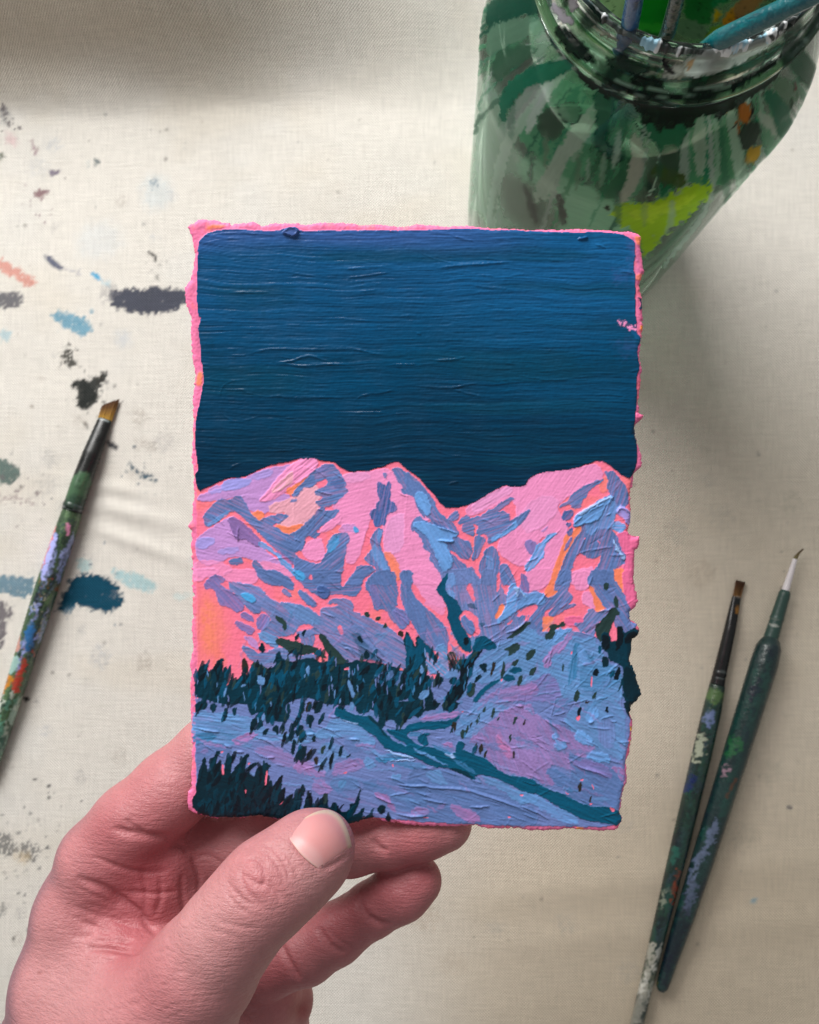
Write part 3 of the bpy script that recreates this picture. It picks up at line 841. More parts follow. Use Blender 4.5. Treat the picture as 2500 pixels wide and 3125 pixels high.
# blue shadows on the mountains
many(SHADE, """
A1 sh 245,860 330,760 430,640 520,620 600,640 680,575 770,590 780,650 860,740 900,830 990,910 1110,840 1190,850 1260,800 1390,830 1330,880 1250,930 1150,960 1250,1020 1370,1090 1440,1060 1600,1000 1700,850 1725,840 1725,980 1600,1110 1580,1250 1480,1300 1470,1350 1560,1440 1720,1500 1725,1640 1620,1650 1520,1560 1400,1400 1250,1300 1100,1150 950,1010 850,910 700,790 640,760 480,880 330,985 280,960 270,890
A1 shl 310,950 450,860 620,760 600,800 460,900 340,985 |op=.6
A1 purd 600,880 640,850 740,890 860,990 1000,1140 1000,1190 970,1250 840,1140 760,1130 720,1150 660,1080 640,1010 600,950 |th=.12
A1 purd 1200,1320 1260,1300 1380,1400 1440,1460 1400,1480 1280,1400 |op=.7
A1 shl 980,1200 1040,1180 1200,1300 1350,1440 1480,1550 1600,1640 1610,1690 1480,1640 1400,1560 1270,1440 1200,1330 1060,1270
A1 cya 1420,1560 1500,1560 1600,1650 1590,1690 1480,1650 |th=.12 streak=.08
A1 sh 600,1430 650,1390 770,1400 790,1440 740,1475 630,1480
A1 sh 900,1450 940,1415 1010,1480 1060,1560 1160,1550 1300,1610 1400,1660 1440,1760 1100,1745 980,1640 940,1530
B1 sh 950,0 1150,-10 1300,40 1440,150 1460,230 1440,270 1380,240 1270,180 1210,210 1130,170 1000,60
A1 sh 1420,580 1480,500 1600,370 1725,280 1725,440 1660,450 1600,440 1560,500 1470,570
A1 sh 1405,640 1460,615 1490,640 1440,660
A2 sh 0,500 100,420 240,260 330,190 480,140 560,230 620,290 640,360 675,420 660,470 700,500 690,540 600,600 540,680 460,700 380,720 330,710 280,680 270,650 370,610 350,570 260,555 280,500 420,430 430,380 410,340 350,375 290,380 290,420 210,460 100,460 40,560 0,575
A2 pur 330,190 480,150 410,220 260,300 |op=.6
A2 shd 430,380 640,360 660,440 560,480 |op=.6
A2 sh 310,740 390,720 400,780 540,760 590,775 500,860 490,880 300,1010 270,1060 340,1060 320,1100 230,1130 200,1090 130,1110 120,1200 100,1290 30,1280 0,1290 0,1060 100,990 140,930 240,850 280,790
A2 sh 0,1340 100,1430 220,1440 310,1490 440,1300 420,1230 470,1120 560,1070 650,1050 700,1090 720,1190 680,1200 680,1300 650,1450 610,1640 600,1725 120,1725 0,1640
A2 cya 480,1140 570,1090 585,1170 500,1310 420,1310 |op=.75 soft=4
A2 lil 580,1010 680,930 780,960 840,1030 800,1060 680,1030 600,1060 |op=.7
A2 cya 770,990 820,985 848,1040 800,1062
A2 shd 1080,410 1130,395 1180,440 1200,480 1210,410 1245,375 1260,440 1250,590 1230,620 1280,650 1345,720 1310,790 1200,800 1190,850 1190,950 1100,980 1055,970 1045,905 1000,870 995,790 1040,750 1080,745 1065,690 1085,645 1120,650 1100,550 1085,480
A2 sh 1165,300 1185,265 1215,300 1190,350
A2 sh 1270,220 1330,200 1420,225 1520,320 1600,400 1725,480 1725,860 1660,800 1600,680 1570,575 1450,540 1400,510 1430,460 1380,400 1330,300
A2 sh 1030,1080 1090,1000 1165,1010 1160,1090 1110,1180 1120,1260 1160,1360 1230,1470 1260,1580 1320,1700 1325,1745 920,1745 1000,1620 1090,1570 1050,1500 960,1450 915,1420 920,1370 990,1310 1010,1250 1000,1160
A2 shl 1040,1220 1090,1250 1180,1420 1250,1570 1200,1600 1080,1440 1000,1330 |op=.65
A2 shl 1100,1030 1160,1040 1130,1130 1080,1180 |op=.6
A2 sh 700,1745 740,1640 800,1590 830,1500 960,1480 1060,1530 1050,1560 900,1640 870,1745
A2 sh 1380,1620 1430,1550 1500,1550 1560,1590 1540,1620 1550,1745 1420,1745
A2 sh 1530,940 1600,860 1660,850 1660,890 1725,900 1725,1280 1690,1260 1690,1150 1590,1030 1545,1045
A3 sh 0,260 60,300 180,400 260,490 380,660 400,780 520,870 640,960 690,1050 690,1100 640,1110 740,1150 840,1180 875,1290 850,1370 800,1415 700,1370 640,1300 580,1290 560,1300 600,1350 800,1510 820,1540 960,1725 480,1745 500,1640 430,1560 330,1440 310,1390 330,1330 220,1260 230,1180 150,1060 70,960 80,920 170,840 200,890 330,920 330,880 240,820 170,700 110,580 0,540
A3 shl 110,560 190,505 290,590 330,760 290,830 240,810 150,680 |th=.12
A3 shl 70,950 180,900 380,960 600,1030 690,1070 660,1110 600,1110 640,1170 560,1180 430,1160 520,1200 580,1330 610,1490 510,1590 440,1480 340,1230 290,1110 160,1010 |th=.16 streak=.06 ang=60
A3 shd 350,900 440,960 560,1010 430,990
A3 sh 530,870 640,780 690,780 680,880 590,910
A3 sh 680,920 760,840 830,840 840,890 900,850 960,850 1050,790 1200,700 1300,630 1400,590 1420,620 1290,710 1180,790 1290,770 1360,840 1370,890 1340,930 1560,790 1650,750 1560,870 1440,1000 1290,1090 1190,1150 1120,1195 1070,1200 1090,1130 1050,1060 960,1090 930,1040 960,980 900,940 880,950 900,1050 890,1100 840,1090 730,1030 720,980 780,950 700,945
A3 shl 1110,1190 1130,1110 1290,1060 1400,950 1580,790 1540,860 1440,990 1290,1090
A3 sh 890,1140 940,1080 1040,1130 990,1250 950,1370 890,1425 860,1420 910,1260
A3 sh 1000,1400 1040,1290 1130,1240 1200,1290 1230,1400 1210,1560 1200,1745 1000,1745 970,1620 960,1490
A3 shl 1050,1350 1130,1380 1150,1600 1080,1620 |op=.5
A3 sh 810,1540 860,1490 920,1600 990,1745 860,1745 810,1640
A3 sh 1220,1560 1240,1480 1300,1460 1370,1550 1440,1660 1445,1745 1240,1745
A3 pur 1560,1180 1620,1150 1725,1200 1725,1320 1650,1360 1590,1290 |op=.8
A4 pur 90,1200 130,1150 240,1200 200,1350 140,1320 |op=.8
A4 sh 1130,255 1200,260 1270,240 1310,330 1400,420 1455,490 1460,660 1430,710 1290,790 1270,860 1280,930 1230,1030 1290,1070 1330,1200 1440,1440 1290,1530 1240,1520 1260,1620 1280,1745 940,1745 925,1650 1000,1560 1080,1480 1110,1330 1030,1410 920,1390 840,1320 780,1330 740,1450 690,1590 690,1640 660,1745 490,1745 550,1600 600,1430 690,1260 740,1150 830,1060 840,960 760,990 740,930 740,850 800,810 960,720 1100,620 1200,580 1240,570 1200,520 1165,450 1200,370 1180,310
A4 shl 740,860 800,810 960,720 1210,580 1260,600 1160,700 1080,860 990,920 860,930 770,990 740,960 |th=.2 ridge=.1
A4 shl 1150,700 1260,620 1330,740 1280,830 1240,990 1160,1010 1080,1000 1000,1100 900,1050 900,940 1080,880 |op=.5
A4 lav 1320,720 1380,690 1500,800 1490,900 1460,960 1420,920 1300,800 |th=.16
A4 shl 1240,990 1300,900 1400,940 1420,990 1370,1060 1290,1040
A4 fsl 1260,1160 1290,1200 1340,1300 1410,1380 1400,1420 1370,1390 1300,1280 |th=.3
A4 fsl 800,812 960,722 1200,582 1255,600 1190,600 960,745 820,835 |th=.28
A4 sh 550,720 600,680 660,650 740,540 900,430 1040,380 1140,350 1050,420 940,500 910,580 850,620 830,740 710,735 720,680 640,700 570,730
A4 shd 610,770 725,755 720,860 640,900 585,895
A4 shd 645,940 690,915 700,950 660,980
A4 shd 650,1030 730,980 720,1080 670,1100
A4 pur 595,1300 640,1200 710,1110 715,1150 650,1260
A4 sh 0,850 170,740 130,800 60,900 0,970
A4 lil 320,1030 400,960 390,1020 330,1050
A4 shl 80,1540 200,1350 260,1220 330,1160 400,1090 520,1050 470,1110 340,1230 350,1350 250,1480 140,1570
A4 pur 10,1620 70,1590 140,1680 145,1850 120,1960 60,1900 20,1780
B1 pur 275,200 320,120 400,60 500,80 550,130 530,160 470,170 520,210 700,340 800,440 790,520 740,550 660,520 560,460 490,470 460,380 440,300 380,240 280,250 |streak=.06
B1 sh2 600,150 840,180 1000,220 1100,340 1270,460 1290,420 1500,440 1725,550 1725,750 1610,700 1500,700 1510,750 1430,850 1330,880 1230,860 1180,900 1000,820 1090,770 1130,680 1180,650 1050,520 960,580 850,500 790,430 700,300 610,250
B1 fb 1290,430 1500,450 1725,560 1725,720 1600,660 1400,580 |op=.6 streak=.08
B1 cya 740,320 800,290 940,350 960,400 920,440 830,390 |th=.12
B1 sh 800,420 960,440 1040,520 960,580 860,510 |op=.8
B1 pur 750,600 800,550 900,600 940,690 850,660
B1 pur 980,650 1040,570 1110,600 1140,660 1090,750 1010,800 950,750
B1 pur 680,690 720,670 920,760 940,800 890,850 780,790 690,720
B1 sh 1305,240 1340,240 1430,330 1390,350 1310,310
B1 sh 1510,260 1600,310 1725,420 1700,470 1640,450 1540,350
B1 fb 970,840 1060,800 1200,870 1240,900 1260,1000 1180,1010 1060,950
B1 lil 790,870 850,870 960,930 1000,1060 900,1000 840,920
B1 sh2 770,990 830,1010 1040,1120 1200,1020 1310,1020 1440,1100 1460,1140 1725,1080 1725,1200 1500,1210 1290,1180 1220,1260 1140,1300 980,1240 900,1190 800,1080
B1 sh2 1540,780 1725,760 1725,1010 1640,1010 1530,930
B2 sh 0,0 600,0 590,190 640,230 720,100 800,0 1050,0 880,120 870,230 830,320 740,350 650,310 540,310 450,330 420,380 330,360 170,260 70,150 0,100
B2 cya 0,-10 100,30 150,90 90,140 0,90
B2 shd 300,200 430,230 460,300 420,380 300,330 |th=.14
B2 sh2 0,440 100,460 250,540 350,620 330,560 340,510 380,480 500,490 580,460 540,440 420,445 460,400 600,365 720,380 780,470 760,550 850,570 870,610 920,600 1100,700 1290,800 1400,890 1500,1060 1590,1220 1540,1250 1440,1160 1530,1370 1500,1380 1380,1260 1360,1300 1180,1220 900,1150 780,1250 600,1130 450,950 330,820 60,900 0,780
B2 fb 0,450 100,470 340,620 320,740 150,680 0,640 |op=.6 streak=.08
B2 sh 35,290 60,255 150,300 250,390 285,460 240,485 150,420
B2 sh 930,200 1000,80 1100,0 1290,0 1340,120 1355,450 1300,470 1400,530 1480,540 1520,680 1440,770 1400,770 1280,650 1200,520 1150,500 1090,530 1030,500 1030,350 950,270
B2 pur 980,200 1060,200 1130,440 1080,510 1040,420 |op=.6
B2 pur 1300,500 1460,540 1500,680 1420,740 1300,640 |op=.6
B2 sh 1380,60 1430,10 1540,20 1540,60 1500,150 1570,330 1660,440 1725,500 1725,960 1640,860 1620,800 1590,720 1500,600 1400,420 1390,250 1410,130
B3 sh 0,0 60,40 80,300 180,450 300,520 420,640 530,760 560,880 540,980 540,1060 360,1060 280,980 160,860 40,620 0,520
B3 sh2 430,-10 900,-10 1000,120 1000,-10 1200,-10 1200,60 1240,200 1320,380 1400,560 1725,620 1725,1480 1200,1600 960,1590 820,1400 880,1180 930,1090 850,990 830,880 990,840 950,720 930,600 800,520 740,540 640,360 540,330 500,200
B3 shl 530,260 640,280 640,400 590,440 530,370 |op=.7
B3 shl 520,60 640,40 660,200 520,260 |op=.6
B3 sh 700,620 790,590 900,700 920,790 860,850 780,800 |th=.1
B3 shl 1340,260 1390,170 1440,190 1580,340 1725,280 1725,420 1640,440 1500,500 1400,560 1250,680 1180,700 1290,540 1330,400 |th=.16
B3 fsl 1420,200 1580,340 1560,410 1460,360 |th=.22
B4 sh 560,0 690,0 700,90 670,200 660,290 740,360 640,460 780,440 720,490 560,540 470,610 400,600 430,520 600,380 480,460 320,560 330,780 320,880 350,900 280,930 0,1100 0,880 60,830 170,680 170,600 200,520 0,680 0,560 190,430 0,540 0,220 100,400 130,330 210,280 300,280 370,380 500,330 540,270 490,270 490,180 540,60
B4 shl 100,330 330,280 370,400 300,480 180,420 0,520 0,430 |op=.7 th=.12
B4 sh 980,0 1250,0 1270,150 1370,280 1450,450 1500,560 1580,700 1560,750 1450,830 1390,830 1290,740 1260,650 1230,560 1150,500 1000,220 940,180 925,100
B4 sh2 940,510 1000,500 1020,570 1200,500 1230,560 1030,700 1010,840 1000,900 870,900 820,780 720,690 860,700 900,600
""", var=0.18, grow=1.8, streak=.05, dry=.14, rag=2.6)
# pink left bare between the shadows
many(SNOW, """
A2 cor 180,1650 210,1600 240,1670 200,1680
A4 cor 1290,810 1400,880 1420,950 1330,890
A4 cor 870,1150 900,1120 890,1160
A4 cor 1040,1160 1080,1180 1090,1220
B2 cor 190,90 210,50 240,110
B2 cor 560,740 590,710 650,820 600,845 570,800
B2 cor 20,830 50,740 150,700 270,760 200,780 70,800
B3 cor 60,200 90,320 190,430 260,490 400,600 520,740 550,840 590,930 650,950 650,920 570,880 575,720 540,560 500,470 480,500 400,480 300,440 190,330 120,180
B3 pk 200,440 400,300 440,350 490,470 520,560 480,600 400,560 300,480 |op=.8
B3 cor 790,240 840,160 880,230 910,430 870,390 830,320
B3 cor 890,0 960,0 1000,110 960,100
B3 cor 1200,40 1230,40 1240,200 1190,310 1180,230
B3 cor 1370,0 1560,0 1500,50 1500,240 1450,190 1430,100
B3 cor 750,540 800,520 930,600 950,720 990,840 860,880 920,790 870,660 810,640
B3 org 1165,620 1240,420 1300,470 1250,580 1190,660
B3 cor 1440,620 1470,560 1640,460 1725,450 1720,530 1600,560 1580,690 1550,640 1620,540 1520,590
B3 cor 1320,700 1390,640 1400,670 1340,720
B3 cor 40,630 150,820 120,830 50,720
B4 org 330,600 400,600 480,620 470,690 420,740 340,860 320,720
B4 cor 60,560 200,460 250,450 220,540 150,640 110,680 160,580 80,600
B4 cor 830,820 900,820 890,880 850,870
""", var=0.05, streak=.02, th=.02, ridge=0)

# snow field and foothills
P('X', 'fl', "598,2100 760,2095 900,2095 1060,2095 1200,2085 1330,2080 1400,2020 1500,1950 1620,1930 1700,1925 1790,1930 1850,1960 1915,1960 1922,2060 1925,2150 1922,2250 1908,2330 1908,2380 1892,2430 1888,2500 1870,2526 1700,2522 1500,2518 1300,2510 1120,2492 1000,2500 780,2488 660,2492 628,2480 600,2440 596,2250", FIELD, ang=15, streak=.05, var=.1)
many(FIELD, """
B3 fb 200,1060 250,1050 310,1140 400,1230 420,1130 370,1010 500,960 550,1060 540,1230 700,1340 680,1400 560,1420 450,1400 330,1360 250,1340 200,1140
B3 fb 1000,1100 1150,980 1350,900 1600,800 1725,760 1725,1450 1400,1530 1200,1480 1000,1500 830,1420 900,1220
B3 fl 1190,760 1400,740 1500,840 1300,960 1150,940 |op=.5
B3 fb 980,930 1040,870 1080,900 1040,960
B3 fb 830,930 900,890 940,1000 900,1100 860,1060
B3 fb 580,800 620,760 670,880 640,920
B3 fb2 560,960 640,1000 760,1080 780,1150 740,1220 640,1100 |op=.8
B3 fp 680,1080 720,1060 780,1120 760,1160
B3 fb 680,1460 900,1400 900,1500 740,1700 700,1700 |op=.8
B3 fp 550,1600 640,1510 620,1620 560,1680
B3 fp 1190,1600 1400,1520 1725,1430 1725,1725 1250,1725 |op=.7
B4 fb 0,830 140,720 300,900 480,800 720,750 760,900 1000,870 1050,1000 1120,1100 1200,1240 1330,1230 1380,1400 1380,1600 1400,1725 600,1725 540,1480 400,1330 240,1440 0,1550
B4 shl 490,790 560,760 720,750 700,800 540,900 450,1000 340,1010 400,930 470,900
B4 fp 320,1280 340,1180 420,1050 600,900 720,800 760,800 700,900 600,1060 450,1130 440,1230 400,1310
B4 fb2 740,970 820,960 820,1030 780,1100 800,1300 740,1480 660,1540 680,1200
B4 tl 860,1060 900,1040 1010,1190 980,1230 880,1120 |op=.6
B4 fb2 800,1250 1000,1240 1330,1240 1370,1500 1100,1600 820,1600 |op=.6
B4 shl 780,1020 860,1000 900,1100 1000,1240 880,1260 790,1180 |op=.6
B4 pur 240,1440 400,1330 540,1480 600,1680 640,1725 0,1725 0,1660 |op=.8
B4 fp 0,1600 100,1500 240,1480 290,1560 200,1620 80,1660 |op=.8
C1 fb 100,150 300,120 900,200 1000,330 1300,450 1725,350 1725,560 1300,560 700,500 600,600 100,520 |streak=.08
C1 fb2 100,440 400,400 450,480 300,560 130,550
C1 fp 640,490 800,420 990,410 960,470 740,580 660,570
C1 fb 740,570 850,540 930,570 880,630 780,610 |op=.7
C1 fp 230,630 340,620 330,690 240,680 |op=.7
C1 fs 160,560 600,600 640,700 300,720 170,900 |op=.5
C1 fp 900,620 1200,560 1500,780 1725,780 1725,900 1400,880 1100,760 |op=.5
C2 fb 580,200 900,330 1000,470 1100,560 900,580 600,460 400,500 130,480 160,420 380,380 480,250
C2 fb 300,560 560,540 740,720 560,760 520,860 400,980 330,900 |op=.8
C2 fp 0,790 160,790 260,920 440,900 380,1020 120,960 0,920 |op=.7
C2 fp 580,780 900,750 900,900 640,950 460,1000 500,880 |op=.7
C2 fs 620,510 740,490 860,600 840,690 700,660 |op=.6
C2 fb 920,740 1010,740 1090,860 1000,900 930,850
C2 fb 550,1080 660,1000 690,1120 600,1150
C2 fb2 460,1020 720,980 900,1100 700,1200 480,1160 |op=.4
C2 fb 1280,960 1400,950 1400,1040 1290,1040
C2 fb2 1060,720 1300,680 1600,760 1400,760 1200,800 1080,790
C2 fb2 1200,800 1725,800 1725,920 1400,860 |op=.7
C2 fs 900,1000 1400,1050 1725,1000 1725,1450 1350,1450 1200,1200 900,1180 |op=.7
C2 fp 1050,1200 1200,1210 1330,1400 1320,1460 1230,1430 1220,1320 1060,1260
C2 fp 1520,1400 1660,1390 1700,1460 1540,1480 |op=.7
C2 fp 200,1100 420,1060 520,1200 300,1240 |op=.6
C3 fp2 820,560 900,300 1100,200 1400,60 1725,0 1725,1050 1500,980 1280,950 1090,780 1040,740 1060,620 880,540 |streak=.08
C3 fb 600,400 700,200 860,60 1000,0 1450,0 1200,180 1000,350 860,480 720,480 |op=.75
C3 fp 140,260 280,170 640,130 740,140 620,220 380,250
C3 fp 450,540 590,530 640,600 560,610
C3 fl 240,440 440,360 580,350 660,460 540,520 380,470
C3 fb2 0,430 180,390 240,420 150,470 60,480
C3 fs 0,850 380,880 640,930 900,1060 1300,1200 1480,1350 1725,1400 1725,1680 1000,1620 0,1560 |op=.75
C3 fb 240,930 420,880 500,1020 560,1100 400,1080 280,1000
C3 fb 900,980 1060,990 1290,1060 1560,1170 1725,1220 1725,1350 1600,1330 1480,1350 1360,1240 1220,1140 1000,1070
C3 fp 570,1370 620,1340 900,1450 1000,1560 860,1620 640,1480
C3 fp 60,1400 300,1400 320,1480 60,1500 |op=.6
C3 hot 1180,450 1260,430 1300,560 1400,660 1380,760 1250,660 1190,560 |op=.45 soft=8
C4 fb 560,200 900,0 1400,0 1430,500 1400,800 1200,700 900,650 740,420 |op=.9
C4 fp2 0,50 200,150 400,250 740,400 900,500 1050,590 900,720 850,750 640,650 780,960 700,930 470,830 350,930 460,1000 480,1100 350,1110 200,1000 0,970 |streak=.08
C4 fl 1040,250 1250,200 1300,400 1250,640 1080,560 |op=.8
C4 fs 350,920 450,860 720,1000 700,1110 560,1130 440,1020
C4 fs 640,660 900,760 1250,860 1400,1100 1380,1400 1100,1380 960,1380 760,1310 600,1200 720,1000 |op=.8
C4 pur 690,800 900,750 1200,850 1240,960 1220,1020 1100,990 900,900 740,830
C4 shl 740,430 840,360 990,500 1000,590 880,580 780,510 |th=.14
C4 shl 900,730 940,670 1200,690 1230,800 1180,820 1000,790 |th=.14
C4 shl 430,450 530,420 520,510 650,540 650,620 560,650 470,600 520,530 |th=.14
C4 shl 880,200 1000,20 1080,120 1060,230 950,280
C4 fp 1200,850 1420,860 1440,1000 1400,1090 1300,950
C4 shl 0,1190 250,1220 480,1380 720,1470 820,1560 780,1620 560,1600 420,1480 200,1350 0,1310 |op=.8
""", var=0.2, streak=.06, dry=.35, rag=4, soft=2.4)
# flowing dabs that break the field into brush marks
for _ in range(300):
    while True:
        x, y = random.uniform(600, 1915), random.uniform(1900, 2515)
        j, i = int((y - PY[0, 0]) / (PY[-1, 0] - PY[0, 0]) * (NH - 1)), int((x - PX[0, 0]) / (PX[0, -1] - PX[0, 0]) * (NW - 1))
        if 0 <= j < NH and 0 <= i < NW and cv.L[j, i] in (FIELD, SHADE):
            break
    a = math.radians(random.gauss(22 if y > 2150 else -30, 18))
    L, w = random.uniform(12, 60), random.uniform(4, 13)
    c = PAL[random.choice(('fb', 'fl', 'fp', 'fs', 'sh2', 'fb', 'fp2', 'fb2'))]
    ln('X', c, [(x - L * math.cos(a), y - L * math.sin(a)), (x, y + random.uniform(-4, 4)), (x + L * math.cos(a), y + L * math.sin(a))],
       w, op=random.uniform(.15, .6), th=random.uniform(.05, .14), streak=.07, soft=3, rag=5)

# river
many(RIVER, """
B3 tlr 860,1725 960,1590 1080,1480 1230,1430 1230,1460 1100,1550 980,1660 920,1745
C2 tlr 510,150 560,50 640,60 680,140 960,200 980,170 1100,290 1250,480 1400,560 1725,720 1725,800 1500,700 1200,640 1110,530 1060,460 960,400 860,320 700,250 560,220 |th=.12
C2 tlr 1180,350 1330,380 1725,280 1725,350 1440,420 1550,520 1700,600 1725,690 1500,590 1300,470 |th=.1
C3 tlr 0,300 180,270 600,250 720,180 700,240 590,330 450,380 200,370 0,410
C3 tlr 140,470 200,420 340,410 260,470 310,590 220,590 160,540
C3 tlr 0,560 200,580 430,620 640,720 660,520 740,510 780,580 740,640 1040,740 1280,960 1600,1000 1725,1060 1725,1220 1550,1190 1200,1010 1060,980 900,960 930,1040 800,1000 640,900 520,870 380,870 180,770 0,690 |th=.12
C4 tlr 0,990 130,1000 260,1080 420,1160 600,1210 760,1310 960,1380 1100,1380 1200,1380 1340,1440 1390,1560 1330,1640 1200,1610 850,1560 700,1470 480,1360 260,1220 0,1110 |th=.12
C3 fb2 300,560 480,600 640,700 660,750 420,640 |op=.7
C3 fb2 560,720 760,800 940,940 900,960 700,850 |op=.7
C3 shl 80,590 150,640 300,690 450,790 580,850 480,830 280,730 130,660 |th=.2 op=.7
C3 fsl 490,680 620,700 660,750 560,720 |th=.15
C3 tld 530,870 680,880 800,930 920,1030 780,980 640,920
C2 tld 950,190 990,180 1120,320 1240,490 1180,440 1060,310
C2 fsl 590,240 720,270 860,300 760,300 |th=.14
C2 fsl 1150,630 1330,670 1600,750 1500,750 1300,690 |th=.16
C2 fsl 1200,790 1400,765 1640,770 1420,790 |th=.16
""", streak=.05, var=.14)

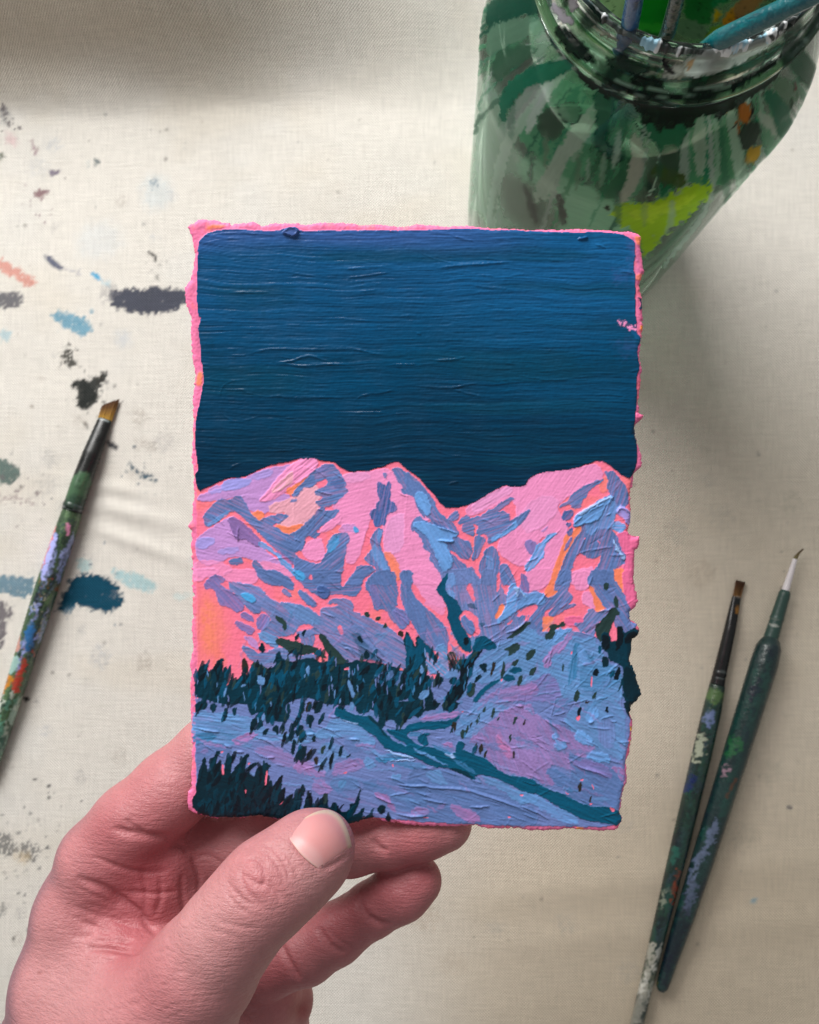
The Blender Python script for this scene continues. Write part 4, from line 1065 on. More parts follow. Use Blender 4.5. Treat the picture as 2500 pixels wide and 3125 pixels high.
# forests
FST = dict(var=.16, streak=.03, rag=2.5, th=.05, grow=1.2)
many(FOREST, """
B2 tl 740,810 850,820 900,920 1010,1050 1180,1200 1000,1230 860,1170 840,1000 760,900 |op=.6 soft=5
B1 tld 150,1400 240,1250 320,1220 310,1340 380,1310 480,1160 530,1170 500,1230 530,1260 500,1380 560,1240 610,1350 560,1480 580,1560 650,1360 640,1480 720,1440 800,1340 880,1400 900,1200 1000,1250 1140,1300 1230,1230 1200,1120 1280,1060 1300,1190 1450,1210 1640,1160 1725,1180 1725,1760 160,1760
B2 tld 0,1200 190,1140 370,1230 430,1190 600,1190 700,1220 850,1180 1000,1230 1180,1230 1370,1300 1530,1380 1540,1260 1500,1200 1440,1000 1440,870 1460,800 1530,900 1600,1030 1590,840 1725,960 1725,1760 0,1760
B2 olv 310,870 340,820 420,900 500,1000 600,1100 700,1220 500,1240 430,1100
B2 fs 1040,1330 1400,1320 1500,1420 1400,1560 1250,1400 1100,1560 |op=.8
B2 olv 0,960 60,960 240,1000 330,1050 430,1170 330,1130 200,1070 60,1110 0,1100
B3 tl 500,80 560,40 530,130 500,200 540,330 640,360 740,540 740,580 680,600 780,820 830,880 850,990 880,1090 760,1080 680,980 600,780 540,640 560,540 490,370 390,280 400,240 |streak=.05
B3 tl 920,880 1020,850 1090,890 1200,990 1160,1050 1000,1030 930,1100 900,1200 860,1350 820,1400 840,1200 |streak=.05
B3 tl 0,820 80,920 70,1010 160,1030 160,880 280,980 360,1060 410,1170 400,1230 320,1150 250,1060 190,1110 230,1200 180,1240 150,1330 100,1400 130,1520 150,1745 0,1745 0,1050
B3 blk 660,1180 780,1180 940,1090 1020,1030 960,1100 860,1250 820,1400 800,1500 740,1650 620,1745 480,1745 540,1600 690,1480 720,1340
B3 olv 550,1060 660,1100 700,1180 720,1330 640,1290 540,1230 |dry=.4
B3 dk 100,1400 180,1240 220,1350 330,1420 320,1560 380,1745 60,1745
B3 olv 780,1620 840,1500 920,1480 900,1600 840,1680
B1 olv 1190,600 1290,620 1360,700 1340,800 1290,700
B1 olv 1200,940 1250,870 1400,930 1550,950 1650,1030 1725,1030 1725,1080 1600,1110 1470,1110 1340,1040
B1 dk 1000,1020 1040,935 1080,1050 1040,1085 1000,1060
B1 dk 1460,900 1515,820 1520,890 1490,940
B1 dk 1550,820 1605,775 1605,820 1580,880
B1 brn 765,1180 815,1160 860,1320 800,1360 770,1290
B1 olv 900,1200 1140,1300 1100,1400 920,1350
B2 olv 910,575 955,535 985,590 950,615
B2 olv 1055,650 1100,600 1130,640 1095,670
B2 olv 1165,730 1185,690 1230,740 1185,765
B2 brn 1340,830 1410,785 1435,850 1410,890
B2 dk 900,1110 940,1040 1000,1100 940,1180
B2 dk 810,870 880,880 890,960 830,940
B3 olv 1320,900 1500,740 1630,680 1620,710 1560,780 1470,840 1370,900
B3 olv 1280,1050 1340,1010 1460,950 1500,980 1500,1030 1340,1140 1350,1050
B3 olv 1580,1110 1640,1040 1710,1040 1650,1160 1600,1185
B3 olv 1375,1230 1470,1160 1470,1220 1420,1265
B3 dk 1615,1320 1700,1265 1710,1310 1640,1380
B3 brn 1100,1420 1140,1230 1190,1210 1150,1330
B3 olv 1240,1420 1270,1260 1290,1180 1300,1320 1270,1430
B3 tl 1355,1310 1450,1275 1530,1310 1450,1350 1370,1350
B3 tl 1280,1440 1320,1360 1420,1400 1430,1450 1320,1460
B3 olv 1455,1520 1490,1400 1540,1390 1500,1520
B3 dk 960,1250 1040,1210 1060,1280 1040,1350 980,1290
B3 dk 895,1480 930,1390 990,1370 960,1450
B3 tld 380,1470 420,1410 490,1410 470,1480 390,1510
B3 tld 570,1450 610,1400 670,1400 640,1490 580,1510
B3 blk 760,900 810,870 830,960 770,990
B3 tl 800,450 870,430 960,510 850,490 |op=.7
B3 tl 960,700 1040,690 1020,740 980,740 |op=.7
B4 olv 1120,190 1150,160 1200,180 1190,250 1150,255
B4 olv 1260,380 1290,325 1330,420 1310,500 1270,470
B4 olv 1020,740 1070,690 1210,570 1220,500 1290,490 1350,560 1270,620 1210,830 1100,940 1040,900
B4 olv 350,860 430,800 420,730 500,710 530,740 590,670 640,720 560,750 480,780 500,830 430,920 360,910
B4 tld 1100,850 1140,800 1200,830 1230,950 1290,940 1310,740 1380,740 1400,850 1500,770 1560,760 1625,830 1610,880 1530,920 1530,1080 1510,1200 1560,1330 1620,1500 1650,1640 1590,1740 1420,1745 1380,1600 1390,1480 1310,1600 1330,1560 1380,1400 1390,1300 1340,1230 1200,1180 1180,1080 1110,1020
B4 blk 1110,860 1200,850 1220,1000 1170,1060 1110,1000
B4 blk 1300,760 1370,740 1400,900 1330,1060 1290,1050
B4 blk 1400,900 1500,800 1600,830 1520,920 1420,980
B4 dk 1400,1260 1500,1280 1600,1520 1560,1700 1430,1700 1390,1500
B4 dk 1100,1190 1150,1110 1210,1190 1190,1260 1130,1270
B4 tl 1060,1050 1090,980 1105,1060 1070,1110
B4 blk 985,1370 1020,1300 1060,1290 1060,1370 1010,1400
B4 blk 1270,1440 1290,1370 1330,1250 1370,1330 1320,1450
B4 tl 1200,1380 1270,1310 1270,1370 1230,1410
B4 olv 740,1720 760,1620 800,1565 815,1650 780,1725
B4 olv 985,1700 1000,1620 1040,1600 1030,1690
B4 olv 110,1170 150,1060 230,1040 200,1130 130,1185
B4 olv 150,1340 240,1265 240,1330 170,1385
B4 olv 0,1480 40,1390 75,1400 10,1530
B4 olv 575,1290 595,1210 605,1340
C1 tld 145,170 170,0 330,0 290,100 200,110
C1 tld 335,90 370,30 430,40 420,110 385,165
C1 dk 525,200 530,80 580,80 570,180 540,270
C1 tld 640,90 720,90 670,210
C1 dk 885,370 900,240 950,220 960,290 910,395
C1 tld 975,200 990,50 1050,60 1050,160 1010,240 1060,300 990,365
C1 tld 840,0 1400,0 1400,200 1300,280 1180,250 1100,310 1080,200 1060,100 900,200 850,100
C1 dk 1040,430 1090,350 1140,360 1080,450
C1 dk 1170,350 1240,310 1250,450 1200,400
C1 dk 1290,330 1330,310 1310,410
C1 dk 1300,510 1350,380 1350,480 1320,530
C1 dk 1370,500 1430,330 1480,220 1560,150 1540,260 1440,380 1390,490
C1 dk 1480,420 1520,310 1590,310 1540,430 1500,470
C1 dk 1510,490 1560,440 1620,430 1580,520 1540,560
C1 dk 1405,660 1440,580 1450,500 1475,520 1470,620 1445,715
C1 dk 1480,690 1550,570 1610,620 1610,700 1560,770 1510,780
C1 brn 1620,760 1640,680 1700,610 1700,660 1650,770
C2 tld 500,0 1725,0 1725,100 1640,220 1560,170 1440,260 1400,350 1370,310 1280,230 1200,240 1180,350 1110,340 1100,160 1000,100 960,160 820,150 790,30 640,60
C2 brn 145,150 160,0 220,0 210,130
C2 dk 240,100 250,0 380,0 370,80 280,180
C2 olv 65,160 80,20 140,0 120,140
C2 dk 160,240 190,180 250,180 240,280 210,365
C2 dk 300,290 330,220 385,170 350,270 315,315
C2 dk 225,490 265,440 280,500 240,540
C2 olv 345,650 380,570 405,600 370,705
C2 dk 445,600 490,510 495,570 450,640
C2 olv 465,760 510,650 510,750 470,840
C2 dk 570,690 600,610 640,590 630,680 580,740
C2 dk 680,740 720,690 725,720
C2 brn 240,790 290,715 315,750 280,835
C2 olv 345,910 350,820 380,820 375,880
C3 dk 0,0 450,0 420,80 300,130 200,110 170,210 110,180 60,220 0,230
C3 dk 480,70 500,0 710,0 650,100 570,140 500,120
C3 brn 590,390 610,280 655,280 640,390 600,415
C3 olv 710,430 740,360 760,400 830,310 820,380 760,460 740,500
C3 brn 840,300 865,260 850,350
C3 olv 930,250 960,160 970,210 945,270
C3 olv 1000,110 1040,60 1040,110 1015,140
C3 olv 1115,190 1150,80 1170,120 1130,225
C3 olv 1190,250 1230,190 1215,260
C3 olv 1405,310 1440,180 1460,230 1430,300
C3 brn 1530,310 1565,235 1550,300
C3 olv 1345,520 1360,430 1390,430 1365,540
C3 brn 1400,740 1405,650 1430,660 1415,750
C3 brn 880,620 920,550 940,610 890,665
C3 brn 945,660 980,550 1010,620 975,695
C3 brn 1010,690 1065,630 1050,700 1030,740
C4 blk 790,200 800,100 835,70 835,150 800,220
C4 blk 1145,140 1160,70 1195,70 1185,155
C4 brn 885,0 960,0 900,50
C4 brn 790,1170 820,1060 840,1060 835,1195
C4 brn 940,1320 975,1240 970,1300 955,1335
C4 dk 1380,40 1430,-10 1600,-10 1510,70 1500,160 1540,260 1510,275 1450,170
C1 dk 165,1100 210,950 250,780 290,720 300,860 330,940 380,880 340,840 390,740 470,630 470,690 430,790 440,830 490,790 510,920 530,970 550,760 640,710 680,720 650,800 610,940 640,960 690,850 780,780 820,690 870,700 830,800 800,930 830,940 880,930 900,1000 940,990 960,880 1060,850 1090,790 1110,840 1150,840 1100,930 1080,1080 1150,1030 1165,1080 1170,1150 1290,980 1310,1000 1270,1180 1360,1110 1310,1300 1440,1200 1440,1310 1500,1160 1510,1240 1570,1070 1600,1170 1550,1250 1540,1400 1510,1480 1570,1500 1620,1250 1690,1190 1690,1400 1725,1470 1725,1600 1000,1530 450,1545 280,1490 130,1430 120,1280 170,1220 |smooth=1
C1 dk 825,920 860,850 985,790 940,860 880,900
C1 tld 180,1360 300,1250 400,1300 330,1380 220,1400
C1 blk 310,1450 330,1320 480,1300 460,1500 320,1490
C1 blk 640,1540 660,1350 740,1200 750,1480
C1 blk 840,1520 920,1250 980,1400 1020,1350 1150,1100 1160,1400 1100,1540
C1 tld 600,1180 740,1050 700,1300 620,1500 560,1400
C1 tld 1140,1340 1180,1150 1280,1050 1260,1280 1170,1400
C2 dk 0,1340 40,1160 60,1340 80,1420 0,1490
C2 dk 110,1510 150,1250 200,1190 230,1260 230,1430 340,1330 390,1210 430,1220 430,1400 470,1400 510,1330 580,1380 560,1420 650,1470 720,1450 730,1350 820,1340 840,1220 860,1320 830,1380 770,1480 740,1510 830,1470 930,1380 900,1470 860,1560 1000,1490 1050,1530 840,1600 720,1630 0,1610
C2 dk 55,1190 110,1070 135,1170 100,1250
C2 olv 340,1330 390,1210 430,1220 420,1350
C2 dk 1080,1420 1130,1350 1190,1380 1180,1440 1130,1495
C2 dk 1190,1560 1210,1510 1270,1500 1240,1580
""", **FST)
# overlapping dabs inside the woods
fmask = (cv.L == FOREST) & (PY > 1990) & (PX < 1480)
jj, ii = np.nonzero(fmask)
for _ in range(520):
    k = random.randrange(len(jj))
    x, y = float(PX[jj[k], ii[k]]), float(PY[jj[k], ii[k]])
    c = PAL[random.choice(('tld', 'blk', 'dk', 'tl', 'blk', 'olv', 'tld', 'dk', 'tl') if y < 2300 else ('blk', 'dk', 'dk', 'blk', 'tld'))]
    L = random.uniform(8, 26)
    a = math.radians(random.gauss(-72, 12))
    ln('X', c, [(x - L * math.cos(a), y - L * math.sin(a)), (x + L * math.cos(a), y + L * math.sin(a))], random.uniform(7, 16),
       th=random.uniform(.05, .12), streak=.03, var=.12, lay=FOREST, rag=2, op=.9)
for _ in range(70):
    k = random.randrange(len(jj))
    x, y = float(PX[jj[k], ii[k]]), float(PY[jj[k], ii[k]])
    if y > 2270:
        continue
    c = PAL[random.choice(('fb', 'sh2', 'fl', 'fb2', 'fb'))]
    L = random.uniform(5, 16)
    ln('X', c, [(x, y - L), (x + random.uniform(-4, 4), y + L)], random.uniform(2.5, 4.5), th=.06, lay=FIELD, rag=2)
for tl_, p in (('B1', "955,1480 1000,1360 1090,1440 1050,1520"), ('B1', "520,1650 560,1530 575,1590 530,1680"), ('B1', "1610,1300 1650,1240 1670,1320 1630,1370"),
               ('B1', "750,1540 800,1480 820,1520"), ('B2', "150,1290 190,1240 200,1350 160,1365"), ('B2', "690,1430 740,1480 800,1660 760,1700 720,1560"),
               ('B3', "180,1340 200,1220 240,1330 220,1360"), ('B3', "150,1640 280,1560 300,1640 200,1725"), ('C2', "730,0 780,0 780,120 720,130"),
               ('C1', "1030,200 1070,160 1070,240 1030,270"), ('C1', "1140,0 1165,0 1160,80")):
    P(tl_, 'fb', p, FIELD, th=.07)
for tl_, p in (('B2', "640,1310 700,1265 720,1310 690,1310"), ('B2', "375,1165 410,1160 395,1190"), ('C1', "500,830 530,830 540,960 510,970"),
               ('C1', "1085,930 1110,910 1095,1100 1070,1100"), ('C1', "805,1160 830,1160 825,1220"), ('C1', "1260,1360 1320,1310 1290,1350"),
               ('C4', "760,210 830,180 800,280"), ('C4', "810,1030 870,1020 850,1050"), ('C4', "970,1080 1005,1130 1000,1180"),
               ('C4', "930,1350 985,1340 970,1370"), ('C4', "1195,1390 1280,1410 1270,1450 1240,1450"), ('C4', "620,1190 680,1220 650,1220"),
               ('B4', "1210,820 1260,730 1300,800 1310,920 1280,930 1230,900"), ('B4', "690,1100 720,1050 720,1110"), ('B4', "965,1400 985,1400 980,1530 960,1530"),
               ('C1', "490,660 530,650 510,690"), ('C2', "1275,830 1300,830 1300,880"), ('C3', "1330,1510 1390,1520 1350,1540"), ('C3', "1490,1225 1550,1230 1510,1250"),
               ('C2', "630,940 690,920 680,960"), ('B3', "1240,1430 1270,1430 1250,1470"), ('C1', "845,810 890,800 860,840"), ('C3', "190,1520 310,1525 250,1540"),
               ('C4', "20,1225 80,1235 50,1250"), ('C3', "1290,1635 1420,1670 1500,1690 1300,1690"), ('C3', "720,140 760,125 750,150")):
    P(tl_, 'cor', p, SNOW, th=.02, ridge=0, rag=1, soft=1.2)
# loaded ridges of paint left by the knife and bristles
fm = np.isin(cv.L, (FIELD, SHADE, RIVER))
jj, ii = np.nonzero(fm)
for _ in range(520):
    k = random.randrange(len(jj))
    x, y = float(PX[jj[k], ii[k]]), float(PY[jj[k], ii[k]])
    base = 20 if y > 2160 else (45 if x < 1500 else -35)
    a = math.radians(random.gauss(base, 22))
    L = random.uniform(8, 40)
    ln('X', None, [(x - L * math.cos(a), y - L * math.sin(a)), (x + random.uniform(-3, 3), y + random.uniform(-4, 4)),
                   (x + L * math.cos(a), y + L * math.sin(a))], random.uniform(2.5, 6), relief=random.uniform(-.08, .17))
for tl_, p, w in (('C3', "0,1100 80,1130 200,1100 350,1140 560,1140 800,1160 1000,1230 1200,1290 1420,1370 1700,1500", 34), ('C3', "190,1270 330,1310 560,1350", 24),
                  ('C3', "820,1385 950,1395 1100,1375", 18), ('C3', "0,1500 120,1520 280,1500", 22), ('C2', "1340,1090 1500,1110 1725,1110", 24),
                  ('C2', "1040,1240 1160,1290 1300,1350", 24), ('C2', "720,490 850,505", 20), ('C2', "1330,1480 1500,1510 1725,1500", 22),
                  ('C4', "720,810 850,880 950,900 1100,950 1200,1010", 30), ('C4', "330,220 500,330 580,410", 22), ('C4', "540,240 680,300 770,400", 24),
                  ('C4', "930,290 1000,260", 30), ('C4', "0,1370 200,1430 420,1560", 22), ('C1', "190,360 340,390 480,400", 22), ('C1', "540,570 640,610", 24),
                  ('C1', "680,660 800,665", 22), ('C1', "1100,740 1210,735", 22), ('C1', "1620,435 1725,425", 22), ('B3', "1290,830 1500,760 1590,640", 24),
                  ('B2', "640,1020 720,1030 790,1150", 24), ('B2', "870,720 1000,900 1180,1140", 30), ('B2', "830,980 960,1040 1190,1200", 24), ('A3', "410,985 560,1020 680,1070", 26),
                  ('A3', "410,1155 560,1175 630,1170", 30), ('A4', "1300,800 1360,710 1490,810", 26), ('C3', "1430,60 1540,60", 22)):
    ln(tl_, None, p, w, relief=.26)

# ---- the sheet: relief and outline
d, ins, _ = seg_dist(PX + 2.5 * vn(PX / 9, PY / 9, 91) + 1.5 * vn(PX / 3.5, PY / 3.5, 94), PY + 2.5 * vn(PX / 9, PY / 9, 92) + 1.5 * vn(PX / 3.5, PY / 3.5, 95), OUTLINE, True)
sd = np.where(ins, d, -d)
cv.Hh += 0.014 * vn(PX / 5, PY / 5, 96) * (cv.L != SKY)
edge_drop = 0.75 * np.exp(-np.clip(sd, 0, 99) / 5.0)
lip = 0.05 * np.exp(-((sd - 16) / 9) ** 2)
HH = (1.4 * cv.Hh + lip) * sst(-2, 10, sd) - edge_drop
inside = sd > 0
cell = inside[:-1, :-1] & inside[1:, :-1] & inside[:-1, 1:] & inside[1:, 1:]
VP = CP + HH[..., None] * EN
Lc = cv.L[:-1, :-1]
faces_all = grid_faces(NH, NW)[:, ::-1]
painting = empty("painting", CO + us[-1] / 2 * EX + vs[-1] * EY, category="painting",
                 label="small mountain painting with dark blue sky and rough pink edge, held in the hand")
paint_mats = {}
for lay, nm, rough in ((EDGE, "pink_edge", 0.55), (SNOW, "snow_paint", 0.5), (SKY, "sky_paint", 0.31), (SHADE, "shadow_paint", 0.42),
                       (FIELD, "field_paint", 0.42), (FOREST, "forest_paint", 0.36), (RIVER, "river_paint", 0.36)):
    sel = (cell & (Lc == lay)).ravel()
    F = faces_all[sel]
    ids, inv = np.unique(F.ravel(), return_inverse=True)
    me = new_mesh(nm, VP.reshape(-1, 3)[ids], inv.reshape(-1, 4))
    set_col(me, cv.C.reshape(-1, 3)[ids])
    # relief normals from the whole sheet, so that the layers meet without a seam
    link(nm, me, vcol_mat(nm, rough, 0.2 if lay == SKY else 0.28, bump=(2600, 0.12, 0.0001), roughvar=0.1), painting)
# paper body under the paint
ol = chaikin(OUTLINE, 1)
cen = ol.mean(0)
a_ = unproj(ol[:, 0], ol[:, 1], 1.0) - CPOS
tpl = ((CO - CPOS) @ EN) / (a_ @ EN)
rim = CPOS + a_ * tpl[:, None]
cw = rim.mean(0)
rim_top = rim + (cw - rim) * 0.008 - 0.55 * EN
rim_bot = rim + (cw - rim) * 0.012 - 1.25 * EN
n = len(rim)
V = np.vstack([rim_top, rim_bot, [cw - 0.6 * EN], [cw - 1.25 * EN]])
k = np.arange(n)
k1 = (k + 1) % n
F4 = np.stack([k, k1, n + k1, n + k], -1)
F3 = np.vstack([np.stack([k1, k, np.full(n, 2 * n)], -1), np.stack([n + k, n + k1, np.full(n, 2 * n + 1)], -1)])
me = new_mesh("paper_sheet", V, [F4, F3], smooth=False)
link("paper_sheet", me, simple("cotton_paper", (226, 120, 158), 0.85, 0.2, bump=(900, 0.3, 0.0003), noisecol=.15), painting)
# ------------------------------------------------------------------ the hand
def hp(x, y, d, tile='H'):
    ox, oy, k = TILES[tile]
    return unproj(ox + x * k, oy + y * k, d)


# round cones: joint a, radius, joint b, radius, blend
HB = []


def chain(js, k):
    for a, b in zip(js[:-1], js[1:]):
        HB.append((hp(*a[:3]), a[3], hp(*b[:3]), b[3], k))


# palm: metacarpals from the wrist to the knuckles
chain([(20, 1750, 224, 23), (190, 1330, 220, 18.5), (275, 1000, 217, 14.5), (305, 740, 214, 12.0), (360, 560, 212, 11.0)], 7)
chain([(150, 1800, 226, 22), (330, 1350, 224, 17), (470, 900, 218, 13.0), (560, 610, 213.5, 11.0)], 8)
chain([(260, 1800, 228, 21), (480, 1350, 228, 17), (660, 960, 222, 12.5), (745, 700, 219, 10.5)], 8)
chain([(380, 1800, 230, 19), (640, 1400, 231, 17), (820, 1130, 231, 14), (905, 985, 231, 11.5)], 8)
# heel of the thumb, and the web of skin between thumb and palm
chain([(150, 1800, 215, 23), (350, 1340, 203, 21), (560, 1130, 195, 16.5), (715, 925, 187, 12.2)], 6)
chain([(270, 765, 211, 9.6), (400, 865, 206, 9.0), (560, 985, 199, 9.5)], 3.0)
chain([(250, 1000, 210, 14), (430, 1010, 203, 13)], 6)
NP = len(HB)
# index finger, running up behind the sheet
chain([(360, 545, 211, 11.2), (470, 425, 210, 10.6), (600, 300, 210.5, 9.7), (740, 175, 211, 9.3)], 2.6)
chain([(740, 175, 211, 9.3), (930, 120, 211, 8.4), (1090, 110, 210, 7.8)], 2.0)
HB.append((hp(500, 400, 206.5), 8.2, hp(610, 320, 206.5), 7.6, 4))          # pad of the first joint
HB.append((hp(430, 520, 209.5), 8.6, hp(590, 535, 211.5), 8.0, 3))          # pad under the knuckles
# middle finger along the lower edge of the sheet
chain([(560, 600, 222, 11), (700, 500, 220, 10.2), (900, 470, 216.5, 9.4), (1110, 478, 213, 9.0)], 3)
chain([(1110, 478, 213, 9.0), (1230, 480, 212, 8.6), (1345, 462, 210.5, 8.1)], 1.6)
chain([(1385, 452, 210, 8.3), (1480, 428, 209, 8.0), (1555, 412, 208.6, 7.4)], 2.2)
# ring finger
chain([(745, 720, 226, 10.5), (930, 900, 222, 9.4), (1075, 865, 217, 8.3)], 3)
chain([(1075, 865, 217, 8.3), (1180, 805, 215, 7.6), (1280, 735, 213.5, 6.9)], 1.5)
chain([(1325, 708, 213, 7.1), (1410, 655, 212, 7.2), (1462, 618, 211.5, 6.5)], 2.2)
# little finger, folded away under the palm
chain([(905, 1000, 232, 11), (985, 1040, 240, 8.8), (985, 1130, 252, 8.0), (900, 1190, 256, 7.0)], 3)
# thumb in front of the sheet
chain([(715, 925, 187, 12.0), (800, 805, 184.5, 10.7), (870, 715, 183.5, 10.2), (945, 640, 184, 10.5)], 3)
chain([(945, 640, 184, 10.5), (1030, 575, 186, 9.7), (1090, 522, 188.5, 9.1), (1128, 490, 190.3, 7.2)], 3)
HB.append((hp(1085, 545, 190.5), 7.6, hp(1122, 500, 191.2), 6.6, 3))        # ball of the thumb on the sheet

allp = np.array([p for b in HB for p in ((b[0] - b[1]), (b[0] + b[1]), (b[2] - b[3]), (b[2] + b[3]))])
VX = 0.47
lo, hi = allp.min(0) - 4, allp.max(0) + 4
lo[1] = max(lo[1], -305)
dim = np.ceil((hi - lo) / VX).astype(int)
gxs = [(lo[i] + np.arange(dim[i]) * VX).astype(np.float32) for i in range(3)]
FLD = np.full(tuple(dim), 30.0, np.float32)


def cone_sd(X, Y, Z, a, ra, b, rb):
    ab = b - a
    l2 = float(ab @ ab) + 1e-6
    t = ((X - a[0]) * ab[0] + (Y - a[1]) * ab[1] + (Z - a[2]) * ab[2]) / l2
    # lean the projection so that the flank is a true cone
    L = math.sqrt(l2)
    s = (ra - rb) / L
    dx, dy, dz = X - a[0] - t * ab[0], Y - a[1] - t * ab[1], Z - a[2] - t * ab[2]
    q = np.sqrt(dx * dx + dy * dy + dz * dz)
    t = np.clip(t + (-q) * s / L if abs(s) < 0.95 else t, 0, 1)
    dx, dy, dz = X - a[0] - t * ab[0], Y - a[1] - t * ab[1], Z - a[2] - t * ab[2]
    return np.sqrt(dx * dx + dy * dy + dz * dz) - (ra + (rb - ra) * t)


def smin(a, b, k):
    h = np.clip(0.5 + 0.5 * (b - a) / k, 0, 1)
    return b * (1 - h) + a * h - k * h * (1 - h)


def field_at(P):
    P = np.asarray(P, float)
    f = np.full(P.shape[:-1], 30.0)
    for a, ra, b, rb, k in HB:
        f = smin(f, cone_sd(P[..., 0], P[..., 1], P[..., 2], a, ra, b, rb), k)
    return f


for a, ra, b, rb, k in HB:
    mn = np.minimum(a - ra, b - rb) - k - 3
    mx = np.maximum(a + ra, b + rb) + k + 3
    i0 = np.clip(((mn - lo) / VX).astype(int), 0, dim - 1)
    i1 = np.clip(((mx - lo) / VX).astype(int) + 2, 1, dim)
    if (i1 <= i0).any():
        continue
    sl = tuple(slice(i0[i], i1[i]) for i in range(3))
    X = gxs[0][sl[0]][:, None, None]
    Y = gxs[1][sl[1]][None, :, None]
    Z = gxs[2][sl[2]][None, None, :]
    FLD[sl] = smin(FLD[sl], cone_sd(X, Y, Z, a, ra, b, rb), k)


def surface_nets(F, lo, h):
    n = F.shape
    neg = F < 0
    c = np.zeros(tuple(x - 1 for x in n), np.int8)
    for dx in (0, 1):
        for dy in (0, 1):
            for dz in (0, 1):
                c += neg[dx:n[0] - 1 + dx, dy:n[1] - 1 + dy, dz:n[2] - 1 + dz]
    act = (c > 0) & (c < 8)
    I, J, Kk = np.nonzero(act)
    acc = np.zeros((len(I), 3))
    cnt = np.zeros(len(I))
    cor = [(x, y, z) for x in (0, 1) for y in (0, 1) for z in (0, 1)]
    for a in range(8):
        for b in range(a + 1, 8):
            df = np.abs(np.subtract(cor[a], cor[b]))
            if df.sum() != 1:
                continue
            fa = F[I + cor[a][0], J + cor[a][1], Kk + cor[a][2]]
            fb = F[I + cor[b][0], J + cor[b][1], Kk + cor[b][2]]
            m = (fa < 0) != (fb < 0)
            t = np.where(m, fa / np.where(m, fa - fb, 1), 0)
            p = np.array(cor[a]) + t[:, None] * (np.array(cor[b]) - np.array(cor[a]))
            acc += p * m[:, None]
            cnt += m
    V = (acc / cnt[:, None] + np.stack([I, J, Kk], -1)) * h + lo
    idx = np.full(c.shape, -1, np.int32)
    idx[I, J, Kk] = np.arange(len(I))
    Q = []
    for ax in range(3):
        s0 = [slice(None)] * 3
        s1 = [slice(None)] * 3
        s0[ax], s1[ax] = slice(0, -1), slice(1, None)
        ch = neg[tuple(s0)] != neg[tuple(s1)]
        e = np.stack(np.nonzero(ch), -1)
        o1, o2 = [(1, 2), (2, 0), (0, 1)][ax]
        ok = (e[:, o1] > 0) & (e[:, o2] > 0) & (e[:, o1] < n[o1] - 1) & (e[:, o2] < n[o2] - 1)
        e = e[ok]
        q = []
        for d1, d2 in ((-1, -1), (0, -1), (0, 0), (-1, 0)):
            f = e.copy()
            f[:, o1] += d1
            f[:, o2] += d2
            q.append(idx[f[:, 0], f[:, 1], f[:, 2]])
        q = np.stack(q, -1)
        fl = neg[e[:, 0], e[:, 1], e[:, 2]]
        q = np.where(fl[:, None], q, q[:, ::-1])
        Q.append(q)
    return V, np.vstack(Q)


HV, HF = surface_nets(FLD, lo, VX)
HF = HF[(HF >= 0).all(1)]


def vnormals(V, F):
    a, b, c, d = (V[F[:, i]] for i in range(4))
    fn = np.cross(c - a, d - b)
    N = np.zeros_like(V)
    for i in range(4):
        np.add.at(N, F[:, i], fn)
    return N / (np.linalg.norm(N, axis=1, keepdims=True) + 1e-9)


HN = vnormals(HV, HF)
hx, hy, hd = proj(HV)
view = CPOS - HV
view /= np.linalg.norm(view, axis=1, keepdims=True)
facing = (HN * view).sum(1)


def groove(tile, p, w, depth, dmin=150, dmax=300, taper=True):
    """a crease in the skin: w and depth in mm"""
    global HV
    p = pts_of(tile, p)
    if len(p) > 2:
        p = chaikin(p, 2, False)
    m = (hx > p[:, 0].min() - 40) & (hx < p[:, 0].max() + 40) & (hy > p[:, 1].min() - 40) & (hy < p[:, 1].max() + 40) & \
        (facing > 0.02)
    i = np.flatnonzero(m)
    if len(i) == 0:
        return
    d, _, t = seg_dist(hx[i], hy[i], p, False)
    dm = d * hd[i] / FPX
    f = np.exp(-(dm / w) ** 2) * sst(dmin - 4, dmin + 3, hd[i]) * sst(dmax + 4, dmax - 3, hd[i])
    if taper:
        f *= 1 - np.abs(2 * t - 1) ** 4
    HV[i] -= HN[i] * (1.35 * depth * f)[:, None]


TH, PA = (160, 197), (190, 300)
# thumb knuckle wrinkles
groove('H2', "190,600 240,690 330,770 420,800", .55, .34, *TH)
groove('H2', "300,520 290,600 330,700 400,760 460,820", .5, .30, *TH)
groove('H2', "330,480 400,470 450,540 450,620 410,690", .45, .26, *TH)
groove('H2', "300,560 380,640 440,640 520,700", .45, .26, *TH)
groove('H2', "460,600 520,680 560,760", .45, .24, *TH)
groove('H2', "430,380 520,420 590,520 620,640", .45, .24, *TH)
groove('H2', "470,370 570,430 640,520 670,610", .42, .22, *TH)
groove('H2', "400,410 480,440 550,540 580,650", .42, .22, *TH)
groove('H2', "520,380 620,440 690,560", .4, .16, *TH)
groove('H2', "180,640 210,720 280,800 360,850", .5, .2, *TH)
groove('H2', "120,860 200,900 300,930 420,930", .5, .16, *TH)
groove('H2', "60,930 160,960 260,1000", .5, .14, *TH)
# nail fold
groove('H2', "600,330 650,390 730,470 810,545", .55, .30, *TH)
groove('H2', "810,548 900,520 1000,445", .5, .28, *TH)
